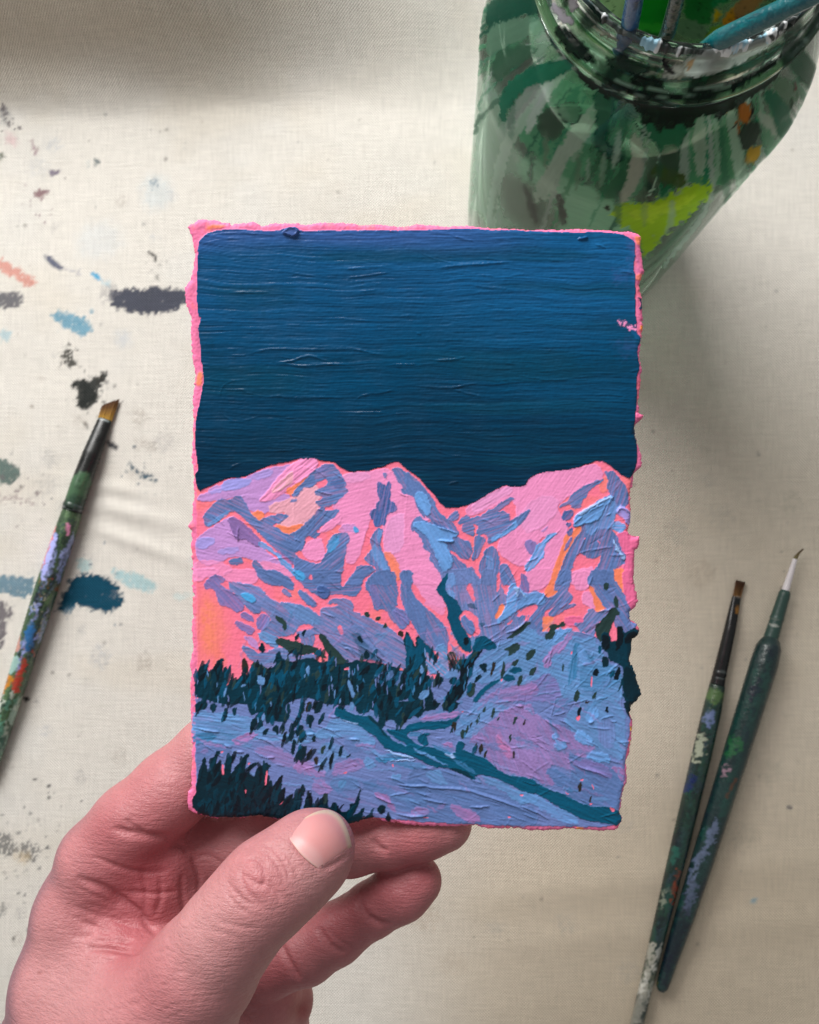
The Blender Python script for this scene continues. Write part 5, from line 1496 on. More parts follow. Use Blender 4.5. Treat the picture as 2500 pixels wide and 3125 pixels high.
# palm creases
groove('H3', "490,1020 560,1060 690,1100 800,1180 910,1260 1010,1380 1050,1420", 1.0, .85, *PA)
groove('H3', "560,1500 700,1490 800,1510 950,1515", .9, .8, *PA)
groove('H3', "600,1450 750,1440 900,1470", .6, .3, *PA)
groove('H3', "730,700 850,740 1000,765 1150,770", 1.0, .8, *PA)
groove('H3', "600,890 760,960 900,995 1030,1000 1120,985", .7, .45, *PA)
groove('H3', "840,1120 960,1140 1080,1135 1180,1120", .55, .3, *PA)
groove('H3', "1050,1010 1065,1150 1020,1290", .7, .32, *PA)
groove('H3', "930,960 960,1120 960,1250", .7, .28, *PA)
groove('H3', "1200,1000 1195,1130 1215,1280", .7, .35, *PA)
groove('H3', "1260,880 1310,1010 1310,1150", .7, .45, *PA)
groove('H3', "1120,840 1180,810 1240,870", .6, .4, *PA)
groove('H3', "1280,900 1380,880 1480,960", .6, .3, *PA)
groove('H3', "820,640 870,700 960,740", .7, .4, *PA)
groove('H3', "480,1060 540,1120 640,1160 800,1220", .6, .2, *PA)
groove('H3', "450,1200 600,1270 760,1300 900,1380", .6, .22, *PA)
groove('H3', "470,1300 620,1360 760,1390", .6, .18, *PA)
groove('H3', "460,1420 560,1430 640,1400", .6, .16, *PA)
for k in range(26):
    x, y = 430 + 20 * k + random.uniform(-20, 20), random.uniform(1080, 1440)
    groove('H3', [(x, y), (x + 50, y + 25), (x + 110, y + 35 + random.uniform(-20, 20))], .4, random.uniform(.06, .14), *PA)
for k in range(40):
    x, y = random.uniform(560, 1150), random.uniform(1450, 1950)
    groove('H3', [(x, y), (x + 60, y - 10), (x + 120, y - 36 + random.uniform(-12, 12))], .38, random.uniform(.04, .10), 150, 230)
for k in range(16):
    y = 640 + k * 26
    groove('H3', [(900 + 3 * k, y), (960 + 3 * k, y + 30), (1020 + 4 * k, y + 34)], .4, .05, *PA)
# finger joints
groove('H2', "800,920 840,1000 900,1070 1000,1100", .9, .6, *PA)
groove('H2', "860,930 920,1010 1030,1070", .7, .35, *PA)
groove('H2', "1070,730 1100,830 1160,890 1270,920", .8, .55, *PA)
groove('H2', "1130,840 1190,890 1290,900", .6, .3, *PA)
groove('H2', "1150,340 1190,400 1260,440", .9, .55, *PA)
groove('H2', "555,1010 560,1060 600,1150 680,1280", .9, .7, *PA)
groove('H2', "250,1440 300,1500 360,1563", .8, .6, *PA)

# skin tone: redder in the palm and at the tips
HN = vnormals(HV, HF)
hcol = np.empty((len(HV), 3))
hcol[:] = lin((194, 132, 124))


def blush(tile, x, y, r, col, op, dmin=150, dmax=320):
    ox, oy, k = TILES[tile]
    q = np.exp(-(((hx - ox - x * k) ** 2 + (hy - oy - y * k) ** 2) / (r * k) ** 2)) * op * sst(dmin - 8, dmin + 9, hd) * sst(dmax + 8, dmax - 9, hd)
    hcol[:] = hcol * (1 - q[:, None]) + lin(col) * q[:, None]


ROSE, RED, PALE, MAUVE = (182, 94, 94), (162, 62, 66), (208, 158, 146), (112, 78, 88)
blush('H3', 950, 900, 420, ROSE, .75, 195)
blush('H3', 900, 1150, 320, ROSE, .6, 195)
blush('H3', 800, 1350, 300, ROSE, .5)
blush('H3', 1040, 520, 300, ROSE, .4, 195)
blush('H3', 1000, 1000, 160, RED, .35, 195)
blush('H3', 800, 1490, 130, RED, .3)
blush('H3', 700, 720, 130, RED, .3)
blush('H2', 1480, 540, 200, RED, .5, 195)
blush('H2', 1300, 740, 260, ROSE, .6, 195)
blush('H2', 950, 900, 300, ROSE, .7, 195)
blush('H2', 500, 1300, 300, ROSE, .7, 195)
blush('H2', 1400, 330, 300, ROSE, .6, 195)
blush('H2', 690, 1470, 60, RED, .8, 195)
blush('H2', 400, 600, 170, ROSE, .5, 150, 195)
blush('H2', 760, 620, 120, PALE, .35, 150, 195)
blush('H3', 1000, 1800, 300, ROSE, .35)
blush('H3', 400, 1750, 300, PALE, .3)
blush('H3', 1300, 1300, 240, PALE, .35, 150, 200)
blush('H3', 1350, 1600, 200, PALE, .25, 150, 200)
# darker mauve where the hand rounds off at its left rim
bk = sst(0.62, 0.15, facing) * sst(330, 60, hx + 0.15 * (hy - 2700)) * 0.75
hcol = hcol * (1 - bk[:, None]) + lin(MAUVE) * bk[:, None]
hcol *= (1 + 0.07 * fbm(hx / 22, hy / 22, 131, 3) + 0.04 * vn(hx / 5, hy / 5, 137))[:, None]
hcol *= np.array([0.84, 0.83, 0.99])
q = np.exp(-(((hx - 120) / 7) ** 2 + ((hy - 2970) / 5) ** 2))
hcol = hcol * (1 - 0.5 * q[:, None]) + lin((120, 60, 55)) * 0.5 * q[:, None]

m = NT("skin")
m.l(m.attr().outputs['Color'], m.b.inputs['Base Color'])
m.b.inputs['Roughness'].default_value = 0.47
m.b.inputs['Specular IOR Level'].default_value = 0.42
m.b.inputs['Subsurface Weight'].default_value = 0.12
m.b.inputs['Subsurface Radius'].default_value = (1.0, 0.32, 0.18)
m.b.inputs['Subsurface Scale'].default_value = 0.0035
vo = m.n('ShaderNodeTexVoronoi', feature='DISTANCE_TO_EDGE')
vo.inputs['Scale'].default_value = 950
wn = m.n('ShaderNodeTexNoise')
wn.inputs['Scale'].default_value = 260
m.l(m.obj(), wn.inputs['Vector'])
va = m.n('ShaderNodeVectorMath', operation='MULTIPLY_ADD')
m.l(wn.outputs['Color'], va.inputs[0])
va.inputs[1].default_value = (0.0035, 0.0035, 0.0035)
m.l(m.obj(), va.inputs[2])
m.l(va.outputs[0], vo.inputs['Vector'])
hgt = m.math('ADD', m.math('MINIMUM', m.math('MULTIPLY', vo.outputs['Distance'], 1.0), 0.17), m.math('MULTIPLY', m.noise(420, 4), 0.9))
mpx = m.n('ShaderNodeMapping')
mpx.inputs['Rotation'].default_value = (0, 0, 0.75)
mpx.inputs['Scale'].default_value = (260, 1500, 600)
m.l(m.obj(), mpx.inputs[0])
lines = m.noise(1.0, 3, .6, mpx.outputs[0])
hgt = m.math('ADD', hgt, m.math('MULTIPLY', lines, 0.9))
mpy = m.n('ShaderNodeMapping')
mpy.inputs['Rotation'].default_value = (0, 0, -0.5)
mpy.inputs['Scale'].default_value = (240, 1300, 500)
m.l(m.obj(), mpy.inputs[0])
lines2 = m.noise(1.0, 3, .6, mpy.outputs[0])
hgt = m.math('ADD', hgt, m.math('MULTIPLY', lines2, 0.8))
m.l(m.bump(hgt, 0.8, 0.0003), m.b.inputs['Normal'])
rmr = m.n('ShaderNodeMapRange')
m.l(m.noise(330, 3), rmr.inputs['Value'])
rmr.inputs['To Min'].default_value = 0.36
rmr.inputs['To Max'].default_value = 0.6
m.l(rmr.outputs[0], m.b.inputs['Roughness'])
hand_root = hp(150, 1500, 222)
hand = empty("hand", hand_root, category="hand", label="bare left hand pinching the mountain painting between thumb and fingers")
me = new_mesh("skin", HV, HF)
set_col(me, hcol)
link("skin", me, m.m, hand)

# thumbnail: a curved plate bedded in the thumb's surface
cor = pts_of('H2', "606,330 812,548 1006,440 985,250 868,162 715,205")
c0, c1, t1, t2, t3, t0 = cor
NU, NV = 34, 34
U, W = np.meshgrid(np.linspace(0, 1, NU), np.linspace(0, 1, NV))


def bez(a, b, c, t):
    return a * (1 - t)[..., None] ** 2 + b * (2 * t * (1 - t))[..., None] + c * (t ** 2)[..., None]


def qd(a, mid, b, t):          # curve through a, mid, b
    return bez(a, 2 * mid - 0.5 * (a + b), b, t)


near = qd(c0, (c0 + c1) / 2 + np.array([-8, 6]), c1, U)
far = qd(t0, pts_of('H2', "925,150")[0] * 0 + pts_of('H2', "915,172")[0], pts_of('H2', "1022,395")[0], U)
rise = np.stack([18 * np.sin(np.pi * U) * np.sin(np.pi * W), -18 * np.sin(np.pi * U) * np.sin(np.pi * W)], -1)
NPX = near * (1 - W)[..., None] + far * W[..., None]
edge = np.minimum(np.minimum(U, 1 - U) * 4, 1)
# find the skin under each point by marching down the line of sight
dep = np.full(U.shape, 165.0)
for _ in range(60):
    f = field_at(unproj(NPX[..., 0], NPX[..., 1], dep))
    dep = np.minimum(dep + np.clip(f, -0.5, 3) * 0.8, 200)
base = unproj(NPX[..., 0], NPX[..., 1], dep)
# beyond the skin's edge the plate carries on in its own curve
for j in range(NV):
    for i in range(NU):
        if dep[j, i] > 192.5:
            dep[j, i] = 192.5
base = unproj(NPX[..., 0], NPX[..., 1], dep)
vw = CPOS - base
vw /= np.linalg.norm(vw, axis=-1, keepdims=True)
off = -0.25 + 0.75 * np.sin(np.pi * np.clip(U, 0, 1)) ** 0.6 * (0.45 + 0.55 * sst(0, .25, W)) + 0.25 * W
nail = base + vw * off[..., None]
under = nail - vw * 0.45
V = np.vstack([nail.reshape(-1, 3), under.reshape(-1, 3)])
g = grid_faces(NV, NU)
n0 = NU * NV
bd = np.concatenate([np.arange(NU), np.arange(1, NV) * NU + NU - 1, (NV - 1) * NU + np.arange(NU - 2, -1, -1), np.arange(NV - 2, 0, -1) * NU])
b1 = np.roll(bd, -1)
F = np.vstack([g[:, ::-1], g + n0, np.stack([bd, b1, b1 + n0, bd + n0], -1)])
me = new_mesh("nail", V, F)
nc = np.empty((NV, NU, 3))
nc[:] = lin((208, 142, 142))
lun = sst(.36, .16, W + 0.7 * (U - 0.6) ** 2)[..., None] * sst(0.05, .35, U)[..., None]
nc = nc * (1 - .32 * lun) + lin((222, 186, 186)) * .32 * lun
tip = sst(.88, .97, W + 0.04 * np.abs(2 * U - 1))[..., None] * .8
nc = nc * (1 - tip) + lin((206, 184, 158)) * tip
cut = sst(.05, .0, W)[..., None]
nc = nc * (1 - .7 * cut) + lin((214, 176, 164)) * .7 * cut
set_col(me, np.vstack([nc.reshape(-1, 3), nc.reshape(-1, 3)]))
nm = NT("nail")
nm.l(nm.attr().outputs['Color'], nm.b.inputs['Base Color'])
nm.b.inputs['Roughness'].default_value = 0.42
nm.b.inputs['Subsurface Weight'].default_value = 0.2
nm.b.inputs['Subsurface Radius'].default_value = (1, .4, .3)
nm.b.inputs['Subsurface Scale'].default_value = 0.002
link("nail", me, nm.m, hand)
# ------------------------------------------------------------------ the jar of paint water
JC = on_plane(np.array(2143.0), np.array(-284.0), 199.0)
JX, JY = float(JC[0]), float(JC[1])
PROF = [(0, 4.0), (38, 3.2), (43, 0.6), (47.6, 3), (48.7, 9), (48.8, 60), (48.8, 120), (48.8, 138), (49.3, 144), (49.0, 148), (47.8, 154), (44.6, 163),
        (41.2, 171), (38.6, 176.5), (37.2, 180), (37.6, 182), (38.6, 183.5), (38.9, 185), (38.2, 186.6), (36.2, 187.6), (35.4, 189), (35.2, 192),
        (35.6, 193.5), (36.0, 194.6), (35.6, 195.8), (35.0, 196.6), (35.0, 198), (34.6, 199.2), (33.6, 199.9), (32.4, 199.6), (31.7, 198.4)]
INNER = [(31.7, 198.4), (31.6, 188), (33.4, 181), (36.0, 176), (40.0, 169), (43.4, 161), (45.0, 153), (45.4, 146), (45.4, 60), (45.2, 12), (43, 7), (38, 6), (0, 6.4)]


def fine(prof, step):
    p = np.array(prof, float)
    p = chaikin(p, 2, False)
    seg = np.hypot(*np.diff(p, axis=0).T)
    c = np.concatenate([[0], np.cumsum(seg)])
    s = np.linspace(0, c[-1], int(c[-1] / step) + 2)
    return np.stack([np.interp(s, c, p[:, 0]), np.interp(s, c, p[:, 1])], -1)


def lathe(prof, ns, cx, cy, close=True):
    th = np.arange(ns) / ns * 2 * np.pi
    V = np.stack([prof[:, None, 0] * np.cos(th) + cx, prof[:, None, 0] * np.sin(th) + cy, prof[:, None, 1] + 0 * th], -1)
    return V


jar = empty("jar", (JX, JY, cloth_z(JX, JY) - 1), category="jar", label="big glass jar of green paint water with drips down its sides")
gp = np.vstack([fine(PROF, 1.0), fine(INNER, 2.0)[1:]])
it = int(np.argmax(gp[:, 1]))
o_, i_ = gp[:it + 1], gp[it:]
neck_out, neck_in = o_[o_[:, 1] >= 178.5], i_[i_[:, 1] >= 178.5]
gp_list = [o_[o_[:, 1] <= 179.4], i_[i_[:, 1] <= 179.4]]
g = NT("jar_glass")
g.t.nodes.remove(g.b)
fr = g.n('ShaderNodeFresnel')
fr.inputs['IOR'].default_value = 1.42
tr = g.n('ShaderNodeBsdfTransparent')
tr.inputs[0].default_value = (0.915, 0.965, 0.935, 1)
gl = g.n('ShaderNodeBsdfGlossy')
gl.inputs['Roughness'].default_value = 0.05
gl.inputs[0].default_value = (0.95, 1, 0.98, 1)
mx = g.n('ShaderNodeMixShader')
g.l(fr.outputs[0], mx.inputs[0])
g.l(tr.outputs[0], mx.inputs[1])
g.l(gl.outputs[0], mx.inputs[2])
g.l(mx.outputs[0], g.out.inputs[0])
gv, gf_, o0 = [], [], 0
for part in gp_list:
    gv.append(lathe(part, 144, JX, JY).reshape(-1, 3))
    gf_.append(grid_faces(len(part), 144, True) + o0)
    o0 += len(part) * 144
me = new_mesh("glass", np.vstack(gv), np.vstack(gf_))
link("glass", me, g.m, jar)
ng = NT("thick_neck_glass")
ng.b.inputs['Base Color'].default_value = (0.86, 0.95, 0.91, 1)
ng.b.inputs['Roughness'].default_value = 0.03
ng.b.inputs['IOR'].default_value = 1.5
ng.b.inputs['Transmission Weight'].default_value = 1.0
npf = np.vstack([neck_out, neck_in])
nf = np.vstack([grid_faces(len(npf), 144, True), np.stack([(len(npf) - 1) * 144 + np.arange(144), (len(npf) - 1) * 144 + (np.arange(144) + 1) % 144,
                                                         (np.arange(144) + 1) % 144, np.arange(144)], -1)])
me = new_mesh("glass_neck", lathe(npf, 144, JX, JY).reshape(-1, 3), nf)
link("glass_neck", me, ng.m, jar)

# murky water
wp = np.array([(0, 6.6), (43, 7), (45.1, 12), (45.3, 66), (45.35, 74), (44.9, 73.0), (42, 72.5), (0, 72.4)], float)
w = NT("murky_water")
w.t.nodes.remove(w.b)
tr = w.n('ShaderNodeBsdfTransparent')
tr.inputs[0].default_value = (0.80, 0.94, 0.86, 1)
pr = w.n('ShaderNodeBsdfPrincipled')
pr.inputs['Base Color'].default_value = list(lin((120, 176, 142))) + [1]
pr.inputs['Roughness'].default_value = 0.12
mx = w.n('ShaderNodeMixShader')
mx.inputs[0].default_value = 0.25
w.l(tr.outputs[0], mx.inputs[1])
w.l(pr.outputs[0], mx.inputs[2])
w.l(mx.outputs[0], w.out.inputs[0])
me = new_mesh("water", lathe(wp, 96, JX, JY).reshape(-1, 3), grid_faces(len(wp), 96, True))
link("water", me, w.m, jar)


def film_mat(name, rough, trans):
    f = NT(name)
    f.b.inputs['Roughness'].default_value = rough
    f.b.inputs['Specular IOR Level'].default_value = 0.3
    f.l(f.attr().outputs['Color'], f.b.inputs['Base Color'])
    tl_ = f.n('ShaderNodeBsdfTranslucent')
    f.l(f.attr().outputs['Color'], tl_.inputs[0])
    m1 = f.n('ShaderNodeMixShader')
    m1.inputs[0].default_value = trans
    f.l(f.b.outputs[0], m1.inputs[1])
    f.l(tl_.outputs[0], m1.inputs[2])
    t_ = f.n('ShaderNodeBsdfTransparent')
    m2 = f.n('ShaderNodeMixShader')
    f.l(f.attr().outputs['Alpha'], m2.inputs[0])
    f.l(t_.outputs[0], m2.inputs[1])
    f.l(m1.outputs[0], m2.inputs[2])
    f.l(m2.outputs[0], f.out.inputs[0])
    return f.m


# paint dried on the outside
fp = fine([p for p in PROF if p[1] > 8], 0.7)
fp = fp[fp[:, 1] < 199.6]
fp = fp[: np.argmax(fp[:, 1]) + 1]
NS = 480
FV = lathe(fp, NS, JX, JY)
ctr = np.array([JX, JY, 0.0])
nrm = FV - ctr
nrm[..., 2] = 0
nrm /= np.linalg.norm(nrm, axis=-1, keepdims=True)
dzp = np.gradient(fp[:, 1])
drp = np.gradient(fp[:, 0])
ln_ = np.hypot(dzp, drp) + 1e-9
N3 = nrm * (dzp / ln_)[:, None, None]
N3[..., 2] = -(drp / ln_)[:, None]
vwv = CPOS - FV
ok = (N3 * vwv).sum(-1) > 0
jx, jy, jd = proj(FV)
fm = Canvas(jx, jy, (120, 140, 125), ok=ok)
th = np.arange(NS) / NS * 2 * np.pi
zz = fp[:, 1][:, None] + 0 * th
tht = th + 0 * zz
per = np.cos(tht) * 47, np.sin(tht) * 47
drip = fbm(per[0] / 4.5 + 40, per[1] / 4.5 + zz / 90 + 9, 201, 3)
drip2 = fbm(per[0] / 9 + 20, per[1] / 9 + zz / 140 + 3, 207, 3)
fade = sst(20, 120, zz)
fm.A[:] = (0.10 + 0.30 * sst(-.1, .5, drip) * sst(60, 135, zz) + 0.06 * drip2) * sst(0, 60, zz)
t_ = sst(-.2, .4, drip2)[..., None]
fm.C[:] = lin((158, 192, 172)) * (1 - t_) + lin((62, 128, 100)) * t_
back = (~ok) & (sst(.0, .25, drip2) > .5)
fm.A = np.where(back, .45 * sst(70, 110, zz), fm.A)
fm.C = np.where(back[..., None], lin((70, 150, 104)), fm.C)
EK = dict(ridge=0.05, streak=.03, th=.10, rag=5, soft=2.5, var=.12)


def fl(col, p, al, op=1.0, tile='E', **k):
    kw = dict(EK)
    kw.update(k)
    fm.poly(tile, col, p, alpha=al, op=op, **kw)


GRN, DGR, BLK_, GRY, LGT = (22, 112, 92), (14, 80, 68), (8, 28, 24), (140, 158, 142), (206, 216, 212)
fl((196, 232, 212), "120,300 240,520 300,760 430,960 520,1100 40,1100 70,700", .34, soft=20)
fl((176, 224, 198), "300,700 620,880 900,980 900,1120 380,1120 280,900", .5, soft=16)
fl((120, 176, 148), "620,700 900,760 880,960 640,940", .55, soft=12)
fl((110, 176, 142), "240,480 560,330 700,620 600,900 420,800 260,640", .62, soft=10)
fl((84, 150, 114), "1060,560 1340,540 1360,830 1220,900 1060,860", .66, soft=6)
fl((56, 128, 94), "620,560 860,560 820,960 640,940", .55, soft=10)
fl((130, 160, 138), "140,800 420,900 520,1100 260,1100", .3, soft=25)
# drips that ran from the neck over the shoulder and down the wall
NCX, NCY, NDX, NDY = 1145.0, -430.0, -78.0, 2556.0
rs_ = random.Random(5)
for k in range(64):
    ph = math.radians(-66 + 128 * (k + rs_.random()) / 64)
    dx_, dy_ = math.sin(ph), math.cos(ph)
    r0_, r1_ = rs_.uniform(930, 1050), rs_.uniform(1250, 1470)
    q0 = (NCX + r0_ * dx_, NCY + r0_ * dy_)
    q1 = (NCX + r1_ * dx_, NCY + r1_ * dy_)
    f_ = rs_.choice((0, 0, .08, .16, .24, .3)) if r1_ > 1380 else 0
    q2 = (q1[0] + (NDX - q1[0]) * (f_ + .03) + rs_.uniform(-8, 8), q1[1] + (NDY - q1[1]) * (f_ + .03))
    col_, al_ = rs_.choice((((222, 228, 226), .62), ((196, 192, 198), .6), ((200, 214, 204), .5), (GRN, .85), ((34, 124, 96), .75), ((96, 160, 128), .6), (DGR, .85)))
    fm.line('E', col_, [q0, ((q0[0] + q1[0]) / 2 + rs_.uniform(-12, 12), (q0[1] + q1[1]) / 2), q1, q2], rs_.choice((12, 18, 26, 38, 54, 64)), alpha=al_,
            op=rs_.uniform(.55, 1), soft=1.6, rag=5, taper=.35)
fl(DGR, "140,-20 440,-20 445,70 300,70 180,120 135,140", .82)
fl((128, 164, 146), "140,130 300,80 440,90 440,150 300,190 170,260 135,260", .5)
fl((140, 170, 150), "330,210 440,180 450,260 340,280", .4)
fl((70, 120, 98), "160,250 330,210 400,240 250,330 170,420", .5)
fl(GRN, "380,300 560,272 560,320 430,395 310,430 255,500 215,610 192,520 205,440 260,370", .9)
fl((14, 74, 66), "440,90 470,140 500,240 450,230 432,160", .85)
fl((226, 230, 232), "400,400 470,375 440,470 400,520 350,640 322,640 340,540", .6)
fl((200, 206, 202), "560,560 655,540 625,660 505,790 430,960 330,980 420,800 500,680", .6)
fl((70, 110, 88), "390,520 520,500 480,690 380,640", .35, soft=8)
fl(DGR, "640,415 770,425 740,560 700,680 795,720 795,770 745,782 690,735 640,700 660,600", .78)
fl((44, 98, 78), "480,500 530,478 592,505 585,570 545,602 480,555", .5)
fm.line('E', (6, 44, 40), "480,500 475,545 545,602 585,570 590,510", 9, alpha=.9)
fm.line('E', (6, 44, 40), "645,690 690,735 745,782 795,765 790,720", 8, alpha=.9)
fm.line('E', (6, 44, 40), "840,560 850,600 900,650 960,690", 9, alpha=.9)
fm.line('E', (6, 44, 40), "1110,590 1090,640 1055,670", 9, alpha=.9)
fl((206, 194, 192), "825,600 890,700 880,850 800,975 755,965 825,800", .62)
fl((196, 206, 196), "1120,560 1190,550 1180,830 1130,840", .5)
fl((24, 108, 78), "850,520 1100,540 1112,600 1062,680 1052,800 1040,870 950,965 980,820 960,700 900,640", .88)
fl((70, 110, 90), "960,700 1060,680 1050,860 960,900", .4)
fl(BLK_, "555,290 640,370 760,430 900,470 1100,480 1300,430 1500,330 1560,330 1440,450 1300,520 1250,560 1200,540 1090,570 1000,620 930,590 880,540 800,480 640,430 570,370", .95)
fl(BLK_, "880,470 1000,480 1080,560 960,580", .95)
fl(BLK_, "560,310 640,330 640,385 590,380", .95)
for x, y, r in ((900, 560, 30), (1020, 585, 26), (960, 600, 26), (1100, 575, 30), (1240, 545, 28), (860, 510, 26), (1330, 480, 36), (720, 440, 30)):
    fl(BLK_, [(x - r, y - r), (x + r, y - r), (x + r * .8, y + r), (x - r * .5, y + r * 1.3)], .92)
fl((190, 96, 26), "1335,500 1395,480 1405,560 1360,600 1330,560", .95)
fl((204, 140, 20), "1370,710 1450,680 1445,745 1370,800", .9)
fl((180, 84, 24), "1320,560 1350,590 1345,660 1325,620", .9)
fl((40, 56, 50), "1330,610 1420,560 1450,625 1400,712 1340,712", .97, th=.3)
fm.line('E', (10, 12, 10), "1395,470 1410,520 1390,570", 14, alpha=.95)
fm.line('E', (10, 12, 10), "1290,625 1330,590", 10, alpha=.95)
fl((210, 200, 200), "1420,525 1480,540 1530,620 1525,680 1500,640 1430,580", .6)
fl((34, 108, 88), "1440,430 1520,420 1600,560 1600,650 1540,680 1500,560", .75)
fl((110, 140, 118), "1480,400 1560,360 1640,430 1600,520", .5)
fl((30, 90, 70), "1540,260 1620,200 1725,330 1725,420 1660,430", .7)
fl((20, 60, 40), "1580,480 1610,470 1600,520 1575,530", .95)
fl((110, 20, 40), "1600,390 1612,380 1615,430 1600,440", .95)
fl((60, 10, 20), "1640,495 1660,490 1650,520", .95)
fl((176, 196, 30), "720,1000 850,955 900,980 1000,930 1150,868 1225,880 1190,960 1050,1070 950,1150 890,1260 850,1130 780,1070", .85, mott=.35, mthr=-.3, mscale=16, rag=12, soft=5)
fl((206, 216, 50), "800,1010 900,975 1000,960 1140,900 1100,980 960,1050 860,1060", .8, mott=.7, mthr=0.0, mscale=12, rag=10)
fl((80, 104, 40), "930,770 1000,800 1110,850 1060,900 960,870 920,850", .6, mott=.6, mscale=12)
fl((40, 56, 44), "690,985 735,980 730,1005 700,1008", .8)
fl((60, 66, 56), "460,930 500,920 520,1060 500,1090", .5, soft=6)
fl((60, 66, 56), "300,880 330,870 400,1060 360,1090", .5, soft=8)
for _ in range(20):
    x, y = random.uniform(160, 1500), random.uniform(420, 960)
    fm.line('E', random.choice((GRN, GRY, LGT, (60, 92, 74), DGR)), [(x, y), (x + random.uniform(-10, 6), y + 60), (x + random.uniform(-26, 4), y + random.uniform(100, 190))],
            random.uniform(8, 40), alpha=random.uniform(.4, .75), op=random.uniform(.3, .8), soft=4, rag=5)
# neck band: dark stains, wiped whites, painted ring highlights
neck = (zz > 181)
nn = fbm(per[0] / 7, per[1] / 7 + zz / 16, 221, 2)
fm.A = np.where(neck, .9 * sst(-.1, .25, nn), fm.A)
fm.C = np.where(neck[..., None], lin((8, 40, 32)), fm.C)
fl((208, 200, 216), "445,10 480,15 560,95 545,122 500,110 460,60", .97, th=.3)
fl((190, 178, 192), "520,-20 575,-20 570,40 540,70", .8)
fl((8, 26, 24), "445,120 520,130 600,200 660,290 600,300 500,230", .92)
fl((170, 168, 150), "650,110 770,180 760,200 650,150", .85)
fl((10, 44, 36), "700,260 900,290 920,350 800,360 720,320", .9)
fl(BLK_, "820,350 960,370 1000,420 900,430 820,400", .95)
fl((190, 196, 192), "1090,260 1300,220 1450,170 1560,120 1500,210 1380,290 1240,350 1150,370 1050,360", .9, mott=.35, mthr=-.3)
fl((150, 148, 136), "950,290 1080,270 1090,380 1000,380", .85, mott=.5)
fl((206, 206, 200), "960,330 1080,300 1060,370 980,380", .9, mott=.5)
fl((204, 160, 120), "1090,290 1130,270 1120,320 1090,340", .8)
fl((30, 100, 66), "1155,360 1200,345 1190,395 1160,390", .95)
fl((34, 30, 40), "970,260 1010,300 1040,350 1010,350 970,300", .95)
fl((14, 60, 50), "1250,340 1480,240 1560,180 1500,280 1350,360", .8)
fl((10, 30, 26), "600,310 800,410 1000,450 1200,440 1400,360 1560,240 1540,290 1400,400 1200,470 1000,480 780,440", .95)
fm.line('E', (150, 176, 160), "640,330 800,410 1000,438 1200,425 1400,350 1540,240", 10, alpha=.85, taper=.2)  # bright highlights on the neck rings, painted as pale lines
fm.line('E', (130, 150, 140), "700,420 900,465 1100,462 1300,410", 6, alpha=.7, taper=.3)
fm.C = np.where((zz < 180)[..., None] if zz.shape == fm.A.shape else True, fm.C * np.array([1.08, 1.3, 1.16]), fm.C)
keep = fm.A > 0.03
cellk = keep[:-1] | keep[1:]
FVd = FV + N3 * (0.12 + np.clip(fm.Hh, -.05, .5))[..., None]
gf = grid_faces(len(fp), NS, True)
sel = cellk.ravel()
ids, inv = np.unique(gf[sel].ravel(), return_inverse=True)
me = new_mesh("paint_film", FVd.reshape(-1, 3)[ids], inv.reshape(-1, 4))
set_col(me, fm.C.reshape(-1, 3)[ids], np.clip(fm.A, 0, 1).ravel()[ids])
link("paint_film", me, film_mat("dried_paint_film", .42, .62), jar)

# paint on the inside of the far wall, seen through the mouth
ip = fine([(45.1, 14), (45.1, 60), (45.1, 146), (44.6, 153), (43.0, 161), (39.6, 169), (35.8, 175.6), (33.2, 181), (31.4, 188), (31.5, 197)], .8)
IV = lathe(ip, 420, JX, JY)
ix, iy, _ = proj(IV)
nin = ctr - IV
nin[..., 2] = 0
oki = (nin * (CPOS - IV)).sum(-1) > 0
im = Canvas(ix, iy, (60, 110, 60), ok=oki)
th = np.arange(420) / 420 * 2 * np.pi
zz = ip[:, 1][:, None] + 0 * th
a1, a2 = np.cos(th + 0 * zz) * 45, np.sin(th + 0 * zz) * 45
nz = fbm(a1 / 7 + 11, a2 / 7 + zz / 30, 241, 4)
im.A[:] = (np.where(oki, .46, .06) + .2 * nz * oki) * sst(20, 75, zz)
t_ = sst(-.25, .35, nz)[..., None]
im.C[:] = lin((150, 186, 140)) * (1 - t_) + lin((60, 158, 84)) * t_
t_ = (sst(.15, .3, np.sin(zz * 1.1 + 2 * nz)) * .25)[..., None]
im.C[:] = im.C * (1 - t_) + lin((150, 176, 130)) * t_


def fi(col, p, op=1.0, **k):
    im.poly('N', col, p, alpha=.93, op=op, rag=6, soft=4, ridge=0, var=.15, **k)


fi((120, 146, 104), "380,-60 560,-60 520,160 400,120")
fi((140, 162, 120), "600,40 780,60 780,130 600,110", .6)
fi((14, 120, 30), "620,-60 820,-60 800,160 700,180 600,140")
fi((40, 140, 40), "580,130 780,140 760,220 560,200")
fi((30, 92, 40), "560,180 780,200 760,260 560,230")
fi((30, 110, 50), "880,-60 1120,-60 1080,60 1040,180 900,120")
fi((96, 124, 96), "860,100 1000,130 1060,220 980,260 850,200")
fi((120, 150, 40), "1040,180 1140,130 1120,210 1020,250")
fi((214, 170, 20), "1075,90 1100,50 1130,70 1110,140 1080,150")
fi((200, 130, 20), "1130,110 1180,40 1290,10 1250,120 1150,190")
fi((158, 110, 66), "1190,40 1300,-30 1440,-40 1330,60 1220,140")
fi((20, 120, 70), "1050,60 1180,10 1200,-60 1100,-60")
for _ in range(60):
    x, y = random.uniform(860, 1300), random.uniform(0, 230)
    r = random.uniform(2, 7)
    fi((16, 26, 18), [(x - r, y), (x, y - r), (x + r, y), (x, y + r)], .9)
im.line('N', (16, 50, 24), "400,20 440,0 470,30 480,60 430,80 400,60", 7, alpha=.95)
gf = grid_faces(len(ip), 420, True)
